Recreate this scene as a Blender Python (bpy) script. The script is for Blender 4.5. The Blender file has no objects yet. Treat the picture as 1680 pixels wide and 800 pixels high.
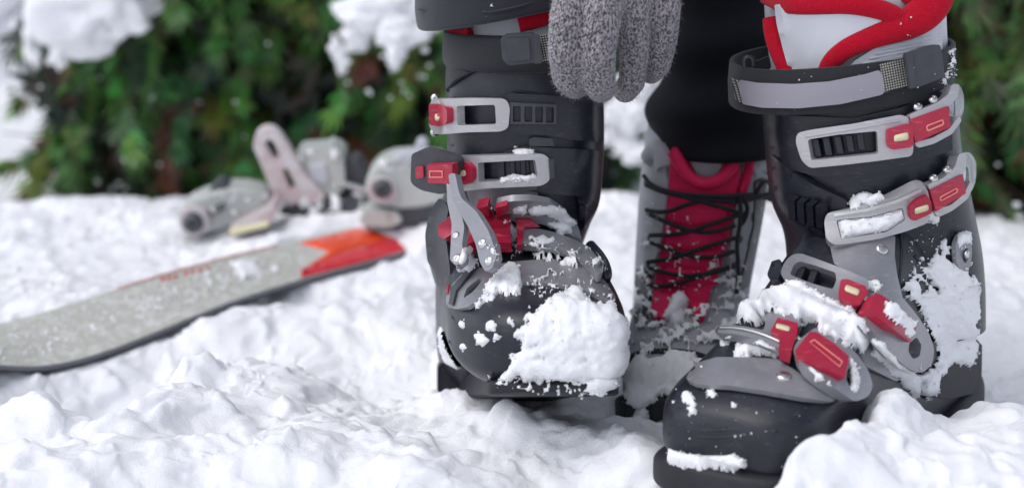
import bpy, bmesh, math, random
import numpy as np
from mathutils import Vector, Matrix, geometry
from mathutils.bvhtree import BVHTree

random.seed(7)
rng = np.random.default_rng(7)
sc = bpy.context.scene
COL = sc.collection
R = math.radians

# ------------------------------------------------------------------ camera
F = 2912.0                      # focal length in photo pixels
PITCH = R(11.6)
CAMZ = 0.395
cd = bpy.data.cameras.new("camera")
cam = bpy.data.objects.new("camera", cd)
COL.objects.link(cam)
cam.location = (0, 0, CAMZ)
cam.rotation_euler = (math.pi / 2 - PITCH, 0, 0)
cd.sensor_width = 36.0
cd.lens = F / 1680 * 36.0
cd.clip_start = 0.02
cd.clip_end = 500
cd.dof.use_dof = True
cd.dof.focus_distance = 1.2
cd.dof.aperture_fstop = 4.8
sc.camera = cam

# ------------------------------------------------------------------ light
SUN_EL, SUN_AZ = R(56), R(-118)       # azimuth measured from +Y towards +X
world = bpy.data.worlds.new("World")
sc.world = world
world.use_nodes = True
wn = world.node_tree
bg = wn.nodes["Background"]
sky = wn.nodes.new("ShaderNodeTexSky")
sky.sky_type = 'NISHITA'
sky.sun_disc = False
sky.sun_elevation = SUN_EL
sky.sun_rotation = SUN_AZ
sky.air_density = 0.6
sky.dust_density = 1.5
sky.ozone_density = 1.5
hs = wn.nodes.new("ShaderNodeHueSaturation")
hs.inputs["Saturation"].default_value = 0.42
wn.links.new(sky.outputs[0], hs.inputs["Color"])
wn.links.new(hs.outputs[0], bg.inputs[0])
bg.inputs[1].default_value = 0.15
sl = bpy.data.lights.new("sun", 'SUN')
sl.energy = 0.5
sl.angle = R(60)
sl.color = (1.0, 0.99, 0.985)
sun = bpy.data.objects.new("sun", sl)
COL.objects.link(sun)
sd_ = Vector((math.sin(SUN_AZ) * math.cos(SUN_EL), math.cos(SUN_AZ) * math.cos(SUN_EL), math.sin(SUN_EL)))
sun.rotation_euler = sd_.to_track_quat('Z', 'Y').to_euler()
sc.view_settings.view_transform = 'Standard'
sc.view_settings.look = 'None'
sc.view_settings.exposure = 0.74
sc.view_settings.gamma = 1.0
sc.render.engine = 'CYCLES'
sc.cycles.use_denoising = True
sc.cycles.max_bounces = 8
sc.cycles.transparent_max_bounces = 6

# ------------------------------------------------------------------ geometry of the picture
CO = Vector((0, 0, CAMZ))
FW = Vector((0, math.cos(PITCH), -math.sin(PITCH)))
UP = Vector((0, math.sin(PITCH), math.cos(PITCH)))
RT = Vector((1, 0, 0))


def rdir(px, py):
    return FW + RT * ((px - 840) / F) + UP * ((400 - py) / F)


def P(px, py, Y):
    d = rdir(px, py)
    return CO + d * (Y / d.y)


def tocam(p):
    return (CO - p).normalized()


# ------------------------------------------------------------------ numpy noise
def _hash(ix, iy, iz, seed):
    h = (ix.astype(np.int64) * 374761393 + iy.astype(np.int64) * 668265263 + iz.astype(np.int64) * 2147483647 + seed * 1274126177) & 0xffffffff
    h = ((h ^ (h >> 13)) * 1274126177) & 0xffffffff
    h = ((h ^ (h >> 16)) * 2246822519) & 0xffffffff
    return ((h ^ (h >> 15)) & 0xffff) / 65535.0


def vnoise(x, y, z=None, seed=0):
    if z is None:
        z = np.zeros_like(x)
    x0, y0, z0 = np.floor(x), np.floor(y), np.floor(z)
    fx, fy, fz = x - x0, y - y0, z - z0
    fx, fy, fz = [t * t * t * (t * (t * 6 - 15) + 10) for t in (fx, fy, fz)]
    r = 0
    for dx in (0, 1):
        for dy in (0, 1):
            for dz in (0, 1):
                w = (fx if dx else 1 - fx) * (fy if dy else 1 - fy) * (fz if dz else 1 - fz)
                r = r + w * _hash(x0 + dx, y0 + dy, z0 + dz, seed)
    return r * 2 - 1


def fbm(x, y, z=None, octs=4, seed=0, gain=.5):
    a, s, f = 1.0, 0, 1.0
    for o in range(octs):
        s = s + a * vnoise(x * f + 17.3 * o, y * f - 9.1 * o, None if z is None else z * f, seed + o)
        a *= gain
        f *= 2.03
    return s


# ------------------------------------------------------------------ materials
def mat(name, col, rough=.5, metal=0.0, bump=None, var=None, spec=.5, trans=0, sss=None, sheen=0, alpha=None, coat=0):
    """bump=(scale,strength[,distance]); var=(scale,amount,colour2)"""
    m = bpy.data.materials.new(name)
    m.use_nodes = True
    n, l = m.node_tree.nodes, m.node_tree.links
    b = n["Principled BSDF"]
    b.inputs["Base Color"].default_value = (*col, 1)
    b.inputs["Roughness"].default_value = rough
    b.inputs["Metallic"].default_value = metal
    b.inputs["Specular IOR Level"].default_value = spec
    b.inputs["Transmission Weight"].default_value = trans
    b.inputs["Sheen Weight"].default_value = sheen
    b.inputs["Coat Weight"].default_value = coat
    tc = n.new("ShaderNodeTexCoord")
    if sss:
        b.inputs["Subsurface Weight"].default_value = sss[0]
        b.inputs["Subsurface Radius"].default_value = (1.0, 1.05, 1.15)
        b.inputs["Subsurface Scale"].default_value = sss[1]
    if var:
        t = n.new("ShaderNodeTexNoise")
        t.inputs["Scale"].default_value = var[0]
        t.inputs["Detail"].default_value = 6
        t.inputs["Roughness"].default_value = .65
        l.new(tc.outputs["Object"], t.inputs["Vector"])
        cr = n.new("ShaderNodeValToRGB")
        cr.color_ramp.elements[0].position = var[3] if len(var) > 3 else .4
        cr.color_ramp.elements[1].position = var[4] if len(var) > 4 else .75
        cr.color_ramp.elements[0].color = (*col, 1)
        c2 = var[2]
        a = var[1]
        cr.color_ramp.elements[1].color = (*[col[i] * (1 - a) + c2[i] * a for i in range(3)], 1)
        l.new(t.outputs["Fac"], cr.inputs[0])
        l.new(cr.outputs[0], b.inputs["Base Color"])
        rr = n.new("ShaderNodeMapRange")
        rr.inputs[3].default_value = max(.05, rough - .12)
        rr.inputs[4].default_value = min(1, rough + .15)
        l.new(t.outputs["Fac"], rr.inputs[0])
        l.new(rr.outputs[0], b.inputs["Roughness"])
    if bump:
        t2 = n.new("ShaderNodeTexNoise")
        t2.inputs["Scale"].default_value = bump[0]
        t2.inputs["Detail"].default_value = bump[3] if len(bump) > 3 else 5
        t2.inputs["Roughness"].default_value = bump[4] if len(bump) > 4 else .5
        l.new(tc.outputs["Object"], t2.inputs["Vector"])
        bp = n.new("ShaderNodeBump")
        bp.inputs["Strength"].default_value = bump[1]
        bp.inputs["Distance"].default_value = bump[2] if len(bump) > 2 else .001
        l.new(t2.outputs["Fac"], bp.inputs["Height"])
        l.new(bp.outputs[0], b.inputs["Normal"])
    return m


M = {}
M['snow'] = mat('snow', (.90, .90, .925), .65, bump=(260, .7, .0018, 8, .7), sss=(.4, .009), spec=.3)
M['snow_crumb'] = mat('snow_crumb', (.91, .91, .93), .7, sss=(.6, .008), spec=.2)
M['snow_boot'] = mat('snow_stuck', (.92, .92, .94), .6, bump=(480, .75, .0013, 8, .7), sss=(.4, .006), spec=.3)
M['black'] = mat('black_plastic', (.010, .0108, .018), .37, bump=(260, .08, .0005), var=(34, .5, (.032, .034, .048)), spec=.42, coat=.06)
def scuff(m, amt=.10, scale=(60, 60, 600), thr=.60, col=(.16, .16, .18)):
    n, l = m.node_tree.nodes, m.node_tree.links
    b = n["Principled BSDF"]
    src = b.inputs["Base Color"].links[0].from_socket if b.inputs["Base Color"].links else None
    tc = n.new("ShaderNodeTexCoord")
    mix = n.new("ShaderNodeMixRGB")
    facs = []
    for rot in ((.5, .9, .2), (1.2, -.6, .9)):
        mp = n.new("ShaderNodeMapping")
        mp.inputs["Scale"].default_value = scale
        mp.inputs["Rotation"].default_value = rot
        l.new(tc.outputs["Object"], mp.inputs["Vector"])
        t = n.new("ShaderNodeTexNoise")
        t.inputs["Scale"].default_value = 1.0
        t.inputs["Detail"].default_value = 4
        l.new(mp.outputs[0], t.inputs["Vector"])
        mr = n.new("ShaderNodeMapRange")
        mr.inputs[1].default_value = thr
        mr.inputs[2].default_value = thr + .12
        mr.inputs[4].default_value = amt
        l.new(t.outputs["Fac"], mr.inputs[0])
        facs.append(mr)
    ad = n.new("ShaderNodeMath")
    ad.operation = 'ADD'
    l.new(facs[0].outputs[0], ad.inputs[0])
    l.new(facs[1].outputs[0], ad.inputs[1])
    l.new(ad.outputs[0], mix.inputs[0])
    if src:
        l.new(src, mix.inputs[1])
    else:
        mix.inputs[1].default_value = b.inputs["Base Color"].default_value
    mix.inputs[2].default_value = (*col, 1)
    l.new(mix.outputs[0], b.inputs["Base Color"])


scuff(M['black'], .12, (130, 130, 520), .6)
M['black_matte'] = mat('black_rubber', (.009, .0095, .013), .62, bump=(600, .2, .0005), var=(60, .35, (.05, .05, .06)))
M['strap'] = mat('black_strap', (.010, .0105, .014), .8, bump=(1500, .6, .0006), sheen=.1)
M['navy'] = mat('slate_cloth', (.020, .021, .028), .9, bump=(1400, .5, .0005), sheen=.15)
M['trouser'] = mat('black_cloth', (.007, .0073, .011), .95, bump=(1200, .35, .0005), sheen=.03, spec=.2)
M['grey'] = mat('grey_plastic', (.25, .247, .268), .30, bump=(300, .05, .0004), var=(45, .35, (.36, .36, .39)), spec=.5, metal=.3)
M['silver'] = mat('silver_paint', (.42, .405, .415), .34, bump=(300, .05, .0004), var=(60, .3, (.52, .51, .53)), metal=.4)
M['dgrey'] = mat('dark_grey_plastic', (.036, .037, .046), .5, bump=(500, .2, .0004), var=(80, .3, (.1, .1, .11)))
M['red'] = mat('red_plastic', (.37, .009, .040), .38, bump=(400, .08, .0003), var=(50, .25, (.52, .02, .045)), coat=.1)
M['redfelt'] = mat('red_fleece', (.40, .003, .018), .98, bump=(1100, .9, .0011), sheen=.1, spec=.1, var=(500, .6, (.56, .01, .03)))
M['pinkred'] = mat('crimson_padding', (.68, .007, .09), .8, bump=(700, .4, .0006), var=(90, .4, (.40, .005, .04)))
M['linerw'] = mat('white_liner', (.50, .51, .55), .55, bump=(800, .15, .0004), var=(20, .3, (.68, .68, .70)))
M['label'] = mat('grey_label', (.27, .255, .29), .6, bump=(1600, .1, .0002))
M['yellow'] = mat('cream_label', (.72, .66, .42), .6, var=(900, .5, (.5, .45, .3)))
scuff(M['grey'], .35, (80, 80, 500), .6, (.42, .42, .44))
scuff(M['silver'], .35, (80, 80, 500), .6, (.62, .62, .63))
scuff(M['red'], .25, (90, 90, 500), .62, (.65, .3, .32))
M['steel'] = mat('steel', (.62, .62, .60), .25, metal=1.0, bump=(500, .1, .0002))
M['bootgrey'] = mat('grey_suede', (.36, .36, .385), .85, bump=(700, .5, .0008), var=(60, .5, (.42, .42, .45)))
M['lace'] = mat('black_lace', (.012, .012, .016), .85, bump=(2500, .8, .0004))
M['clear'] = mat('clear_plastic', (.80, .81, .83), .12, trans=.75, spec=.6)
M['ski'] = mat('ski_topsheet', (.50, .495, .435), .4, bump=(420, .5, .0007), var=(110, .8, (.78, .78, .77), .46, .70))
M['skiside'] = mat('ski_sidewall', (.14, .14, .16), .5)
M['skiedge'] = mat('ski_edge', (.03, .03, .04), .3, metal=.6)
M['orange'] = mat('orange_print', (.86, .065, .008), .3, var=(18, .3, (.9, .2, .1)))
M['crimson'] = mat('crimson_print', (.70, .02, .035), .3, var=(18, .3, (.8, .1, .1)))
M['pink'] = mat('pink_print', (.80, .22, .18), .4)
M['bind'] = mat('binding_grey', (.46, .48, .45), .4, bump=(200, .1, .0005), var=(30, .4, (.6, .6, .58)))
M['bindpink'] = mat('binding_pink', (.50, .34, .34), .45, var=(45, .9, (.62, .60, .60), .35, .6))
M['binddk'] = mat('binding_dark', (.06, .06, .07), .5)
M['bark'] = mat('bark', (.05, .032, .022), .9, bump=(80, .8, .003))

# glove: marled knit
g = bpy.data.materials.new('marled_knit')
g.use_nodes = True
n, l = g.node_tree.nodes, g.node_tree.links
b = n["Principled BSDF"]
b.inputs["Roughness"].default_value = .95
b.inputs["Sheen Weight"].default_value = .3
tc = n.new("ShaderNodeTexCoord")
mp = n.new("ShaderNodeMapping")
mp.inputs["Scale"].default_value = (1.0, .8, .55)
mp.inputs["Rotation"].default_value = (0, R(12), 0)
l.new(tc.outputs["Object"], mp.inputs["Vector"])
t1 = n.new("ShaderNodeTexNoise")
t1.inputs["Scale"].default_value = 760
t1.inputs["Detail"].default_value = 3
t1.inputs["Roughness"].default_value = .6
l.new(mp.outputs[0], t1.inputs["Vector"])
v1 = n.new("ShaderNodeTexVoronoi")
v1.inputs["Scale"].default_value = 430
l.new(mp.outputs[0], v1.inputs["Vector"])
cr = n.new("ShaderNodeValToRGB")
cr.color_ramp.elements[0].position = .41
cr.color_ramp.elements[0].color = (.018, .018, .022, 1)
cr.color_ramp.elements[1].position = .59
cr.color_ramp.elements[1].color = (.40, .355, .385, 1)
l.new(t1.outputs["Fac"], cr.inputs[0])
l.new(cr.outputs[0], b.inputs["Base Color"])
def mth(op, a_, b_=None, c_=None):
    q = n.new("ShaderNodeMath")
    q.operation = op
    for i_, v_ in enumerate((a_, b_, c_)):
        if v_ is None:
            continue
        if isinstance(v_, (int, float)):
            q.inputs[i_].default_value = v_
        else:
            l.new(v_, q.inputs[i_])
    return q.outputs[0]


sp = n.new("ShaderNodeSeparateXYZ")
l.new(tc.outputs["Object"], sp.inputs[0])
tri = mth('ABSOLUTE', mth('SUBTRACT', mth('FRACT', mth('DIVIDE', mth('ADD', sp.outputs["X"], mth('MULTIPLY', sp.outputs["Y"], .5)), .0027)), .5))
tri2 = mth('MULTIPLY', tri, 2.0)
vv = mth('ADD', mth('DIVIDE', sp.outputs["Z"], .0024), mth('MULTIPLY', tri2, .7))
sn = mth('SINE', mth('MULTIPLY', vv, 2 * math.pi))
sb_ = mth('ADD', mth('MULTIPLY', sn, .3), mth('SUBTRACT', mth('MULTIPLY', t1.outputs["Fac"], .8), mth('MULTIPLY', tri2, .35)))
dk = n.new("ShaderNodeMixRGB")
dk.blend_type = 'MULTIPLY'
bp = n.new("ShaderNodeBump")
bp.inputs["Strength"].default_value = 1.0
bp.inputs["Distance"].default_value = .0014
l.new(sb_, bp.inputs["Height"])
l.new(bp.outputs[0], b.inputs["Normal"])
M['knit'] = g

# webbing: dotted mesh
g = bpy.data.materials.new('dotted_webbing')
g.use_nodes = True
n, l = g.node_tree.nodes, g.node_tree.links
b = n["Principled BSDF"]
b.inputs["Roughness"].default_value = .7
tc = n.new("ShaderNodeTexCoord")
mp = n.new("ShaderNodeMapping")
mp.inputs["Scale"].default_value = (600, 600, 600)
mp.inputs["Rotation"].default_value = (0, R(12), 0)
l.new(tc.outputs["Object"], mp.inputs["Vector"])
sx = n.new("ShaderNodeSeparateXYZ")
l.new(mp.outputs[0], sx.inputs[0])
prods = []
for ax in ("X", "Z"):
    fr = n.new("ShaderNodeMath")
    fr.operation = 'FRACT'
    l.new(sx.outputs[ax], fr.inputs[0])
    gt = n.new("ShaderNodeMath")
    gt.operation = 'GREATER_THAN'
    gt.inputs[1].default_value = .42
    l.new(fr.outputs[0], gt.inputs[0])
    prods.append(gt)
mu = n.new("ShaderNodeMath")
mu.operation = 'MULTIPLY'
l.new(prods[0].outputs[0], mu.inputs[0])
l.new(prods[1].outputs[0], mu.inputs[1])
cr = n.new("ShaderNodeValToRGB")
cr.color_ramp.elements[0].color = (.02, .02, .026, 1)
cr.color_ramp.elements[1].color = (.42, .40, .34, 1)
l.new(mu.outputs[0], cr.inputs[0])
l.new(cr.outputs[0], b.inputs["Base Color"])
M['web'] = g

# foliage with a per-leaf colour attribute
g = bpy.data.materials.new('evergreen_leaves')
g.use_nodes = True
n, l = g.node_tree.nodes, g.node_tree.links
b = n["Principled BSDF"]
b.inputs["Roughness"].default_value = .6
at = n.new("ShaderNodeAttribute")
at.attribute_name = "tint"
l.new(at.outputs["Color"], b.inputs["Base Color"])
M['leaf'] = g


# ------------------------------------------------------------------ object helpers
def new_obj(name, me, m=None, parent=None, smooth=True):
    o = bpy.data.objects.new(name, me)
    COL.objects.link(o)
    if m is not None:
        me.materials.append(m)
    if smooth:
        me.polygons.foreach_set('use_smooth', [True] * len(me.polygons))
    if parent is not None:
        o.parent = parent
        o.matrix_parent_inverse = Matrix.Translation(-world_loc(parent))
    return o


def world_loc(o):
    v = Vector((0, 0, 0))
    while o is not None:
        v += o.location
        o = o.parent
        if o is not None:
            break
    return v


def mesh_from(name, verts, faces, m=None, parent=None, smooth=True, bevel=0, seg=2):
    me = bpy.data.meshes.new(name)
    if parent is not None:
        pass
    me.from_pydata([tuple(v) for v in verts], [], faces)
    me.update()
    o = new_obj(name, me, m, None, smooth)
    if parent is not None:
        attach(o, parent)
    if bevel:
        md = o.modifiers.new('bevel', 'BEVEL')
        md.width = bevel
        md.segments = seg
        md.limit_method = 'ANGLE'
        md.angle_limit = R(40)
        md.harden_normals = True
    return o


ABS = {}       # absolute position of every object's origin


def attach(o, parent):
    o.parent = parent
    pa = ABS.get(parent.name, Vector((0, 0, 0)))
    me = o.data
    if me is not None:
        me.transform(Matrix.Translation(-(pa + Vector(o.location))))
    ABS[o.name] = pa


def thing(name, label, cat, loc, group=None):
    o = bpy.data.objects.new(name, None)
    o.empty_display_size = .02
    COL.objects.link(o)
    o.location = loc
    o['label'] = label
    o['category'] = cat
    if group:
        o['group'] = group
    ABS[o.name] = Vector(loc)
    return o


def world_mesh(o):
    off = ABS.get(o.name, Vector((0, 0, 0)))
    me = o.data
    v = np.empty(len(me.vertices) * 3, dtype=np.float64)
    me.vertices.foreach_get('co', v)
    v = v.reshape(-1, 3) + np.array(off)
    return v, [tuple(p.vertices) for p in me.polygons]


class Surf:
    def __init__(self, objs):
        V, Fs, k = [], [], 0
        for o in objs:
            v, f = world_mesh(o)
            V += [tuple(a) for a in v]
            Fs += [tuple(i + k for i in ff) for ff in f]
            k += len(v)
        self.t = BVHTree.FromPolygons(V, Fs)

    def hit(self, px, py):
        d = rdir(px, py).normalized()
        loc, nn, i, dist = self.t.ray_cast(CO, d, 10)
        if loc is None:
            return None
        if nn.dot(d) > 0:
            nn = -nn
        return loc, nn

    def near(self, p):
        loc, nn, i, dist = self.t.find_nearest(p)
        return loc, nn


def descend(o):
    r = []
    for c in o.children:
        if c.type == 'MESH':
            r.append(c)
        r += descend(c)
    return r


def inpoly(px, py, poly):
    r = False
    j = len(poly) - 1
    for i in range(len(poly)):
        xi, yi = poly[i]
        xj, yj = poly[j]
        if (yi > py) != (yj > py) and px < (xj - xi) * (py - yi) / (yj - yi) + xi:
            r = not r
        j = i
    return r


def chaikin(poly, it=2, q=.25, closed=True):
    for _ in range(it):
        out = []
        nn = len(poly)
        for i in range(nn if closed else nn - 1):
            a, b_ = poly[i], poly[(i + 1) % nn]
            out.append((a[0] * (1 - q) + b_[0] * q, a[1] * (1 - q) + b_[1] * q))
            out.append((a[0] * q + b_[0] * (1 - q), a[1] * q + b_[1] * (1 - q)))
        if not closed:
            out = [poly[0]] + out + [poly[-1]]
        poly = out
    return poly


def fillet(poly, r):
    out = []
    nn = len(poly)
    for i in range(nn):
        a, b_, c = [Vector(poly[(i + k) % nn]).to_3d() for k in (-1, 0, 1)]
        u, v = a - b_, c - b_
        lu, lv = u.length, v.length
        if lu < 1e-6 or lv < 1e-6:
            continue
        k = min(r, lu * .45, lv * .45)
        p, q = b_ + u / lu * k, b_ + v / lv * k
        for t in (0, .33, .67, 1):
            w = p * (1 - t) ** 2 + b_ * 2 * t * (1 - t) + q * t * t
            out.append((w.x, w.y))
    return out


def dens(poly, step, closed=True):
    out = []
    nn = len(poly)
    for i in range(nn if closed else nn - 1):
        a, b_ = poly[i], poly[(i + 1) % nn]
        d = math.hypot(b_[0] - a[0], b_[1] - a[1])
        k = max(1, int(math.ceil(d / step)))
        for t in range(k):
            out.append((a[0] + (b_[0] - a[0]) * t / k, a[1] + (b_[1] - a[1]) * t / k))
    if not closed:
        out.append(poly[-1])
    return out


def fit(surf, poly, order=2, yr=.03):
    """smooth depth Y(px,py) over the area of a piece, from the surface beneath"""
    xs = [p[0] for p in poly]
    ys = [p[1] for p in poly]
    x0, x1, y0, y1 = min(xs), max(xs), min(ys), max(ys)
    cx, cy = (x0 + x1) / 2, (y0 + y1) / 2
    s = max(x1 - x0, y1 - y0, 1) / 2
    A, B = [], []
    for i in range(11):
        for j in range(11):
            x, y = x0 + (x1 - x0) * i / 10, y0 + (y1 - y0) * j / 10
            h = surf.hit(x, y)
            if h is None or h[1].dot(tocam(h[0])) < .15:
                continue
            A.append(((x - cx) / s, (y - cy) / s))
            B.append(h[0].y)
    if not A:
        return lambda x, y: 1.2
    A = np.array(A)
    B = np.array(B)
    med = np.median(B)
    k = np.abs(B - med) < .06
    A, B = A[k], B[k]
    if len(B) < 10:
        order = min(order, 0)

    def basis(u, v):
        t = [np.ones_like(u)]
        if order >= 1:
            t += [u, v]
        if order >= 2:
            t += [u * u, u * v, v * v]
        return np.stack(t, -1)
    c, *_ = np.linalg.lstsq(basis(A[:, 0], A[:, 1]), B, rcond=None)
    lo, hi = B.min() - .004, B.max() + yr

    def f(x, y):
        v = float((basis(np.array((x - cx) / s), np.array((y - cy) / s)) * c).sum())
        return min(max(v, lo), hi)
    return f


def const(Y):
    return lambda x, y: Y


def plane(a, b_, c):
    """depth through three (px,py,Y) points"""
    A = np.array([[a[0], a[1], 1], [b_[0], b_[1], 1], [c[0], c[1], 1]], float)
    s = np.linalg.solve(A, np.array([a[2], b_[2], c[2]]))
    return lambda x, y: float(s[0] * x + s[1] * y + s[2])


def fpt(f, x, y):
    p = P(x, y, f(x, y))
    px = P(x + 2, y, f(x + 2, y)) - P(x - 2, y, f(x - 2, y))
    py = P(x, y + 2, f(x, y + 2)) - P(x, y - 2, f(x, y - 2))
    nn = px.cross(py)
    if nn.length < 1e-12:
        nn = tocam(p)
    nn.normalize()
    if nn.dot(tocam(p)) < 0:
        nn = -nn
    return p, nn


def lifted(p, nn, L):
    """the point L above the surface that is seen at the same place"""
    d = (p - CO).normalized()
    c = min(d.dot(nn), -.42)
    return p + d * (L / c)


def plate(name, poly, f, lift, th, m, parent, holes=(), bevel=.0007, step=7, rnd=0, conform=None, seg=2, back=None):
    """a piece with the outline poly (picture pixels), its own distance f and a real thickness"""
    if f is None:
        f = fit(conform, poly)
    if rnd:
        ext = min(max(p[0] for p in poly) - min(p[0] for p in poly), max(p[1] for p in poly) - min(p[1] for p in poly))
        rr = min({1: 4.0, 2: 8.0}[rnd], ext * .3)
        poly = fillet(poly, rr)
        holes = [fillet(h, min(4.0, rr)) for h in holes]
    loops = [dens(poly, step)] + [dens(h, step) for h in holes]
    pts, edges = [], []
    for lp in loops:
        k = len(pts)
        pts += lp
        edges += [(k + i, k + (i + 1) % len(lp)) for i in range(len(lp))]
    xs = [p[0] for p in poly]
    ys = [p[1] for p in poly]
    g_ = step * 1.3
    bd = np.array(pts)
    x = min(xs) + g_ / 2
    while x < max(xs):
        y = min(ys) + g_ / 2
        while y < max(ys):
            if inpoly(x, y, poly) and not any(inpoly(x, y, h) for h in holes):
                if np.min((bd[:, 0] - x) ** 2 + (bd[:, 1] - y) ** 2) > (g_ * .6) ** 2:
                    pts.append((x, y))
            y += g_
        x += g_
    v2, e2, f2, *_ = geometry.delaunay_2d_cdt([Vector(p) for p in pts], edges, [], 0, 1e-6)
    tris = []
    for t in f2:
        cx = sum(v2[i][0] for i in t) / len(t)
        cy = sum(v2[i][1] for i in t) / len(t)
        if inpoly(cx, cy, poly) and not any(inpoly(cx, cy, h) for h in holes):
            a, b_, c = [v2[i] for i in t[:3]]
            if (b_[0] - a[0]) * (c[1] - a[1]) - (b_[1] - a[1]) * (c[0] - a[0]) < 0:
                t = list(reversed(t))
            tris.append(list(t))
    used = sorted({i for t in tris for i in t})
    mp_ = {u: k for k, u in enumerate(used)}
    top, bot = [], []
    for u in used:
        x, y = v2[u]
        if conform is not None:
            h = conform.hit(x, y)
            if h is None:
                p, nn = fpt(f, x, y)
                loc, n2 = conform.near(p)
                p, nn = loc, (p - loc).normalized() if (p - loc).length > 1e-6 else n2
            else:
                p, nn = h
        else:
            p, nn = fpt(f, x, y)
        tp_ = lifted(p, nn, lift + th)
        top.append(tp_)
        bot.append(tp_ - nn * th if back is None else tp_ + Vector(back))
    nv = len(used)
    faces = []
    ec = {}
    for t in tris:
        tt = [mp_[i] for i in t]
        faces.append(list(reversed(tt)))
        faces.append([i + nv for i in tt])
        for i in range(len(tt)):
            a, b_ = tt[i], tt[(i + 1) % len(tt)]
            ec[(a, b_)] = 1
    for (a, b_) in list(ec):
        if (b_, a) not in ec:
            faces.append([a, b_, b_ + nv, a + nv])
    # merge the triangles' shared plane: bevel only reacts to the sharp rim
    return mesh_from(name, top + bot, faces, m, parent, True, bevel, seg)


def tube(name, pts, r, m, parent, nseg=10, flat=1.0, closed=False, sm=2, up=None):
    """pts: world vectors; r: number or list"""
    pts = [Vector(p) for p in pts]
    rr = list(r) if hasattr(r, '__len__') else [r] * len(pts)
    for _ in range(sm):
        q, qr = [], []
        nn = len(pts)
        for i in range(nn if closed else nn - 1):
            a, b_ = pts[i], pts[(i + 1) % nn]
            ra, rb = rr[i], rr[(i + 1) % nn]
            q += [a * .75 + b_ * .25, a * .25 + b_ * .75]
            qr += [ra * .75 + rb * .25, ra * .25 + rb * .75]
        if not closed:
            q = [pts[0]] + q + [pts[-1]]
            qr = [rr[0]] + qr + [rr[-1]]
        pts, rr = q, qr
    V, Fs = [], []
    N = len(pts)
    upv = Vector(up) if up is not None else None
    for i, p in enumerate(pts):
        a = pts[(i - 1) % N] if closed or i > 0 else pts[0]
        c = pts[(i + 1) % N] if closed or i < N - 1 else pts[-1]
        t = (c - a).normalized()
        side = t.cross(upv if upv is not None else tocam(p)).normalized()
        oth = side.cross(t).normalized()
        for k in range(nseg):
            an = 2 * math.pi * k / nseg
            V.append(p + side * math.cos(an) * rr[i] + oth * math.sin(an) * rr[i] * flat)
    for i in range(N if closed else N - 1):
        j = (i + 1) % N
        for k in range(nseg):
            k2 = (k + 1) % nseg
            Fs.append([i * nseg + k, i * nseg + k2, j * nseg + k2, j * nseg + k])
    if not closed:
        Fs.append(list(range(nseg - 1, -1, -1)))
        Fs.append([(N - 1) * nseg + k for k in range(nseg)])
    return mesh_from(name, V, Fs, m, parent, True)


def ftube(name, pxs, f, lift, r, m, parent, **k):
    pts = []
    for (x, y) in pxs:
        p, nn = fpt(f, x, y)
        pts.append(lifted(p, nn, lift))
    return tube(name, pts, r, m, parent, **k)


def rivet(name, px, py, rpx, f, lift, m, parent, dome=.35, nn=None, hole=True, asp=None):
    p, n0 = fpt(f, px, py)
    n0 = nn.normalized() if nn is not None else n0
    r = rpx * p.y / F * 1.02
    c = lifted(p, fpt(f, px, py)[1], lift)
    u = n0.orthogonal().normalized()
    v = n0.cross(u)
    prof = [(1.0, -.4), (1.0, .05), (.93, .16), (.75, .16 + dome * .5), (.5, .16 + dome * .8), (.3, .16 + dome)]
    if hole:
        prof += [(.22, .1 + dome * .4)]
    prof += [(0.0, .16 + dome if not hole else .08 + dome * .4)]
    V, Fs = [], []
    NS = 20
    for (a, b_) in prof[:-1]:
        for k in range(NS):
            an = 2 * math.pi * k / NS
            V.append(c + (u * math.cos(an) + v * math.sin(an)) * a * r + n0 * b_ * r)
    for i in range(len(prof) - 2):
        for k in range(NS):
            k2 = (k + 1) % NS
            Fs.append([i * NS + k, i * NS + k2, (i + 1) * NS + k2, (i + 1) * NS + k])
    V.append(c + n0 * prof[-1][1] * r)
    L = len(V) - 1
    i = len(prof) - 2
    for k in range(NS):
        Fs.append([i * NS + k, i * NS + (k + 1) % NS, L])
    return mesh_from(name, V, Fs, m, parent, True)


_b = bmesh.new()
bmesh.ops.create_icosphere(_b, subdivisions=2, radius=1)
ICO_V = [tuple(v.co) for v in _b.verts]
ICO_F = [tuple(v.index for v in f.verts) for f in _b.faces]
_b.free()
# ------------------------------------------------------------------ lofts
def cat(a, t):
    """Catmull-Rom through the rows of a at parameter t"""
    i = int(math.floor(t))
    i = max(0, min(len(a) - 2, i))
    u = t - i
    p0, p1, p2, p3 = a[max(0, i - 1)], a[i], a[i + 1], a[min(len(a) - 1, i + 2)]
    return .5 * ((2 * p1) + (-p0 + p2) * u + (2 * p0 - 5 * p1 + 4 * p2 - p3) * u * u + (-p0 + 3 * p1 - 3 * p2 + p3) * u ** 3)


def sup(an, e):
    c, s = math.cos(an), math.sin(an)
    return math.copysign(abs(c) ** (2 / e), c), math.copysign(abs(s) ** (2 / e), s)


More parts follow.
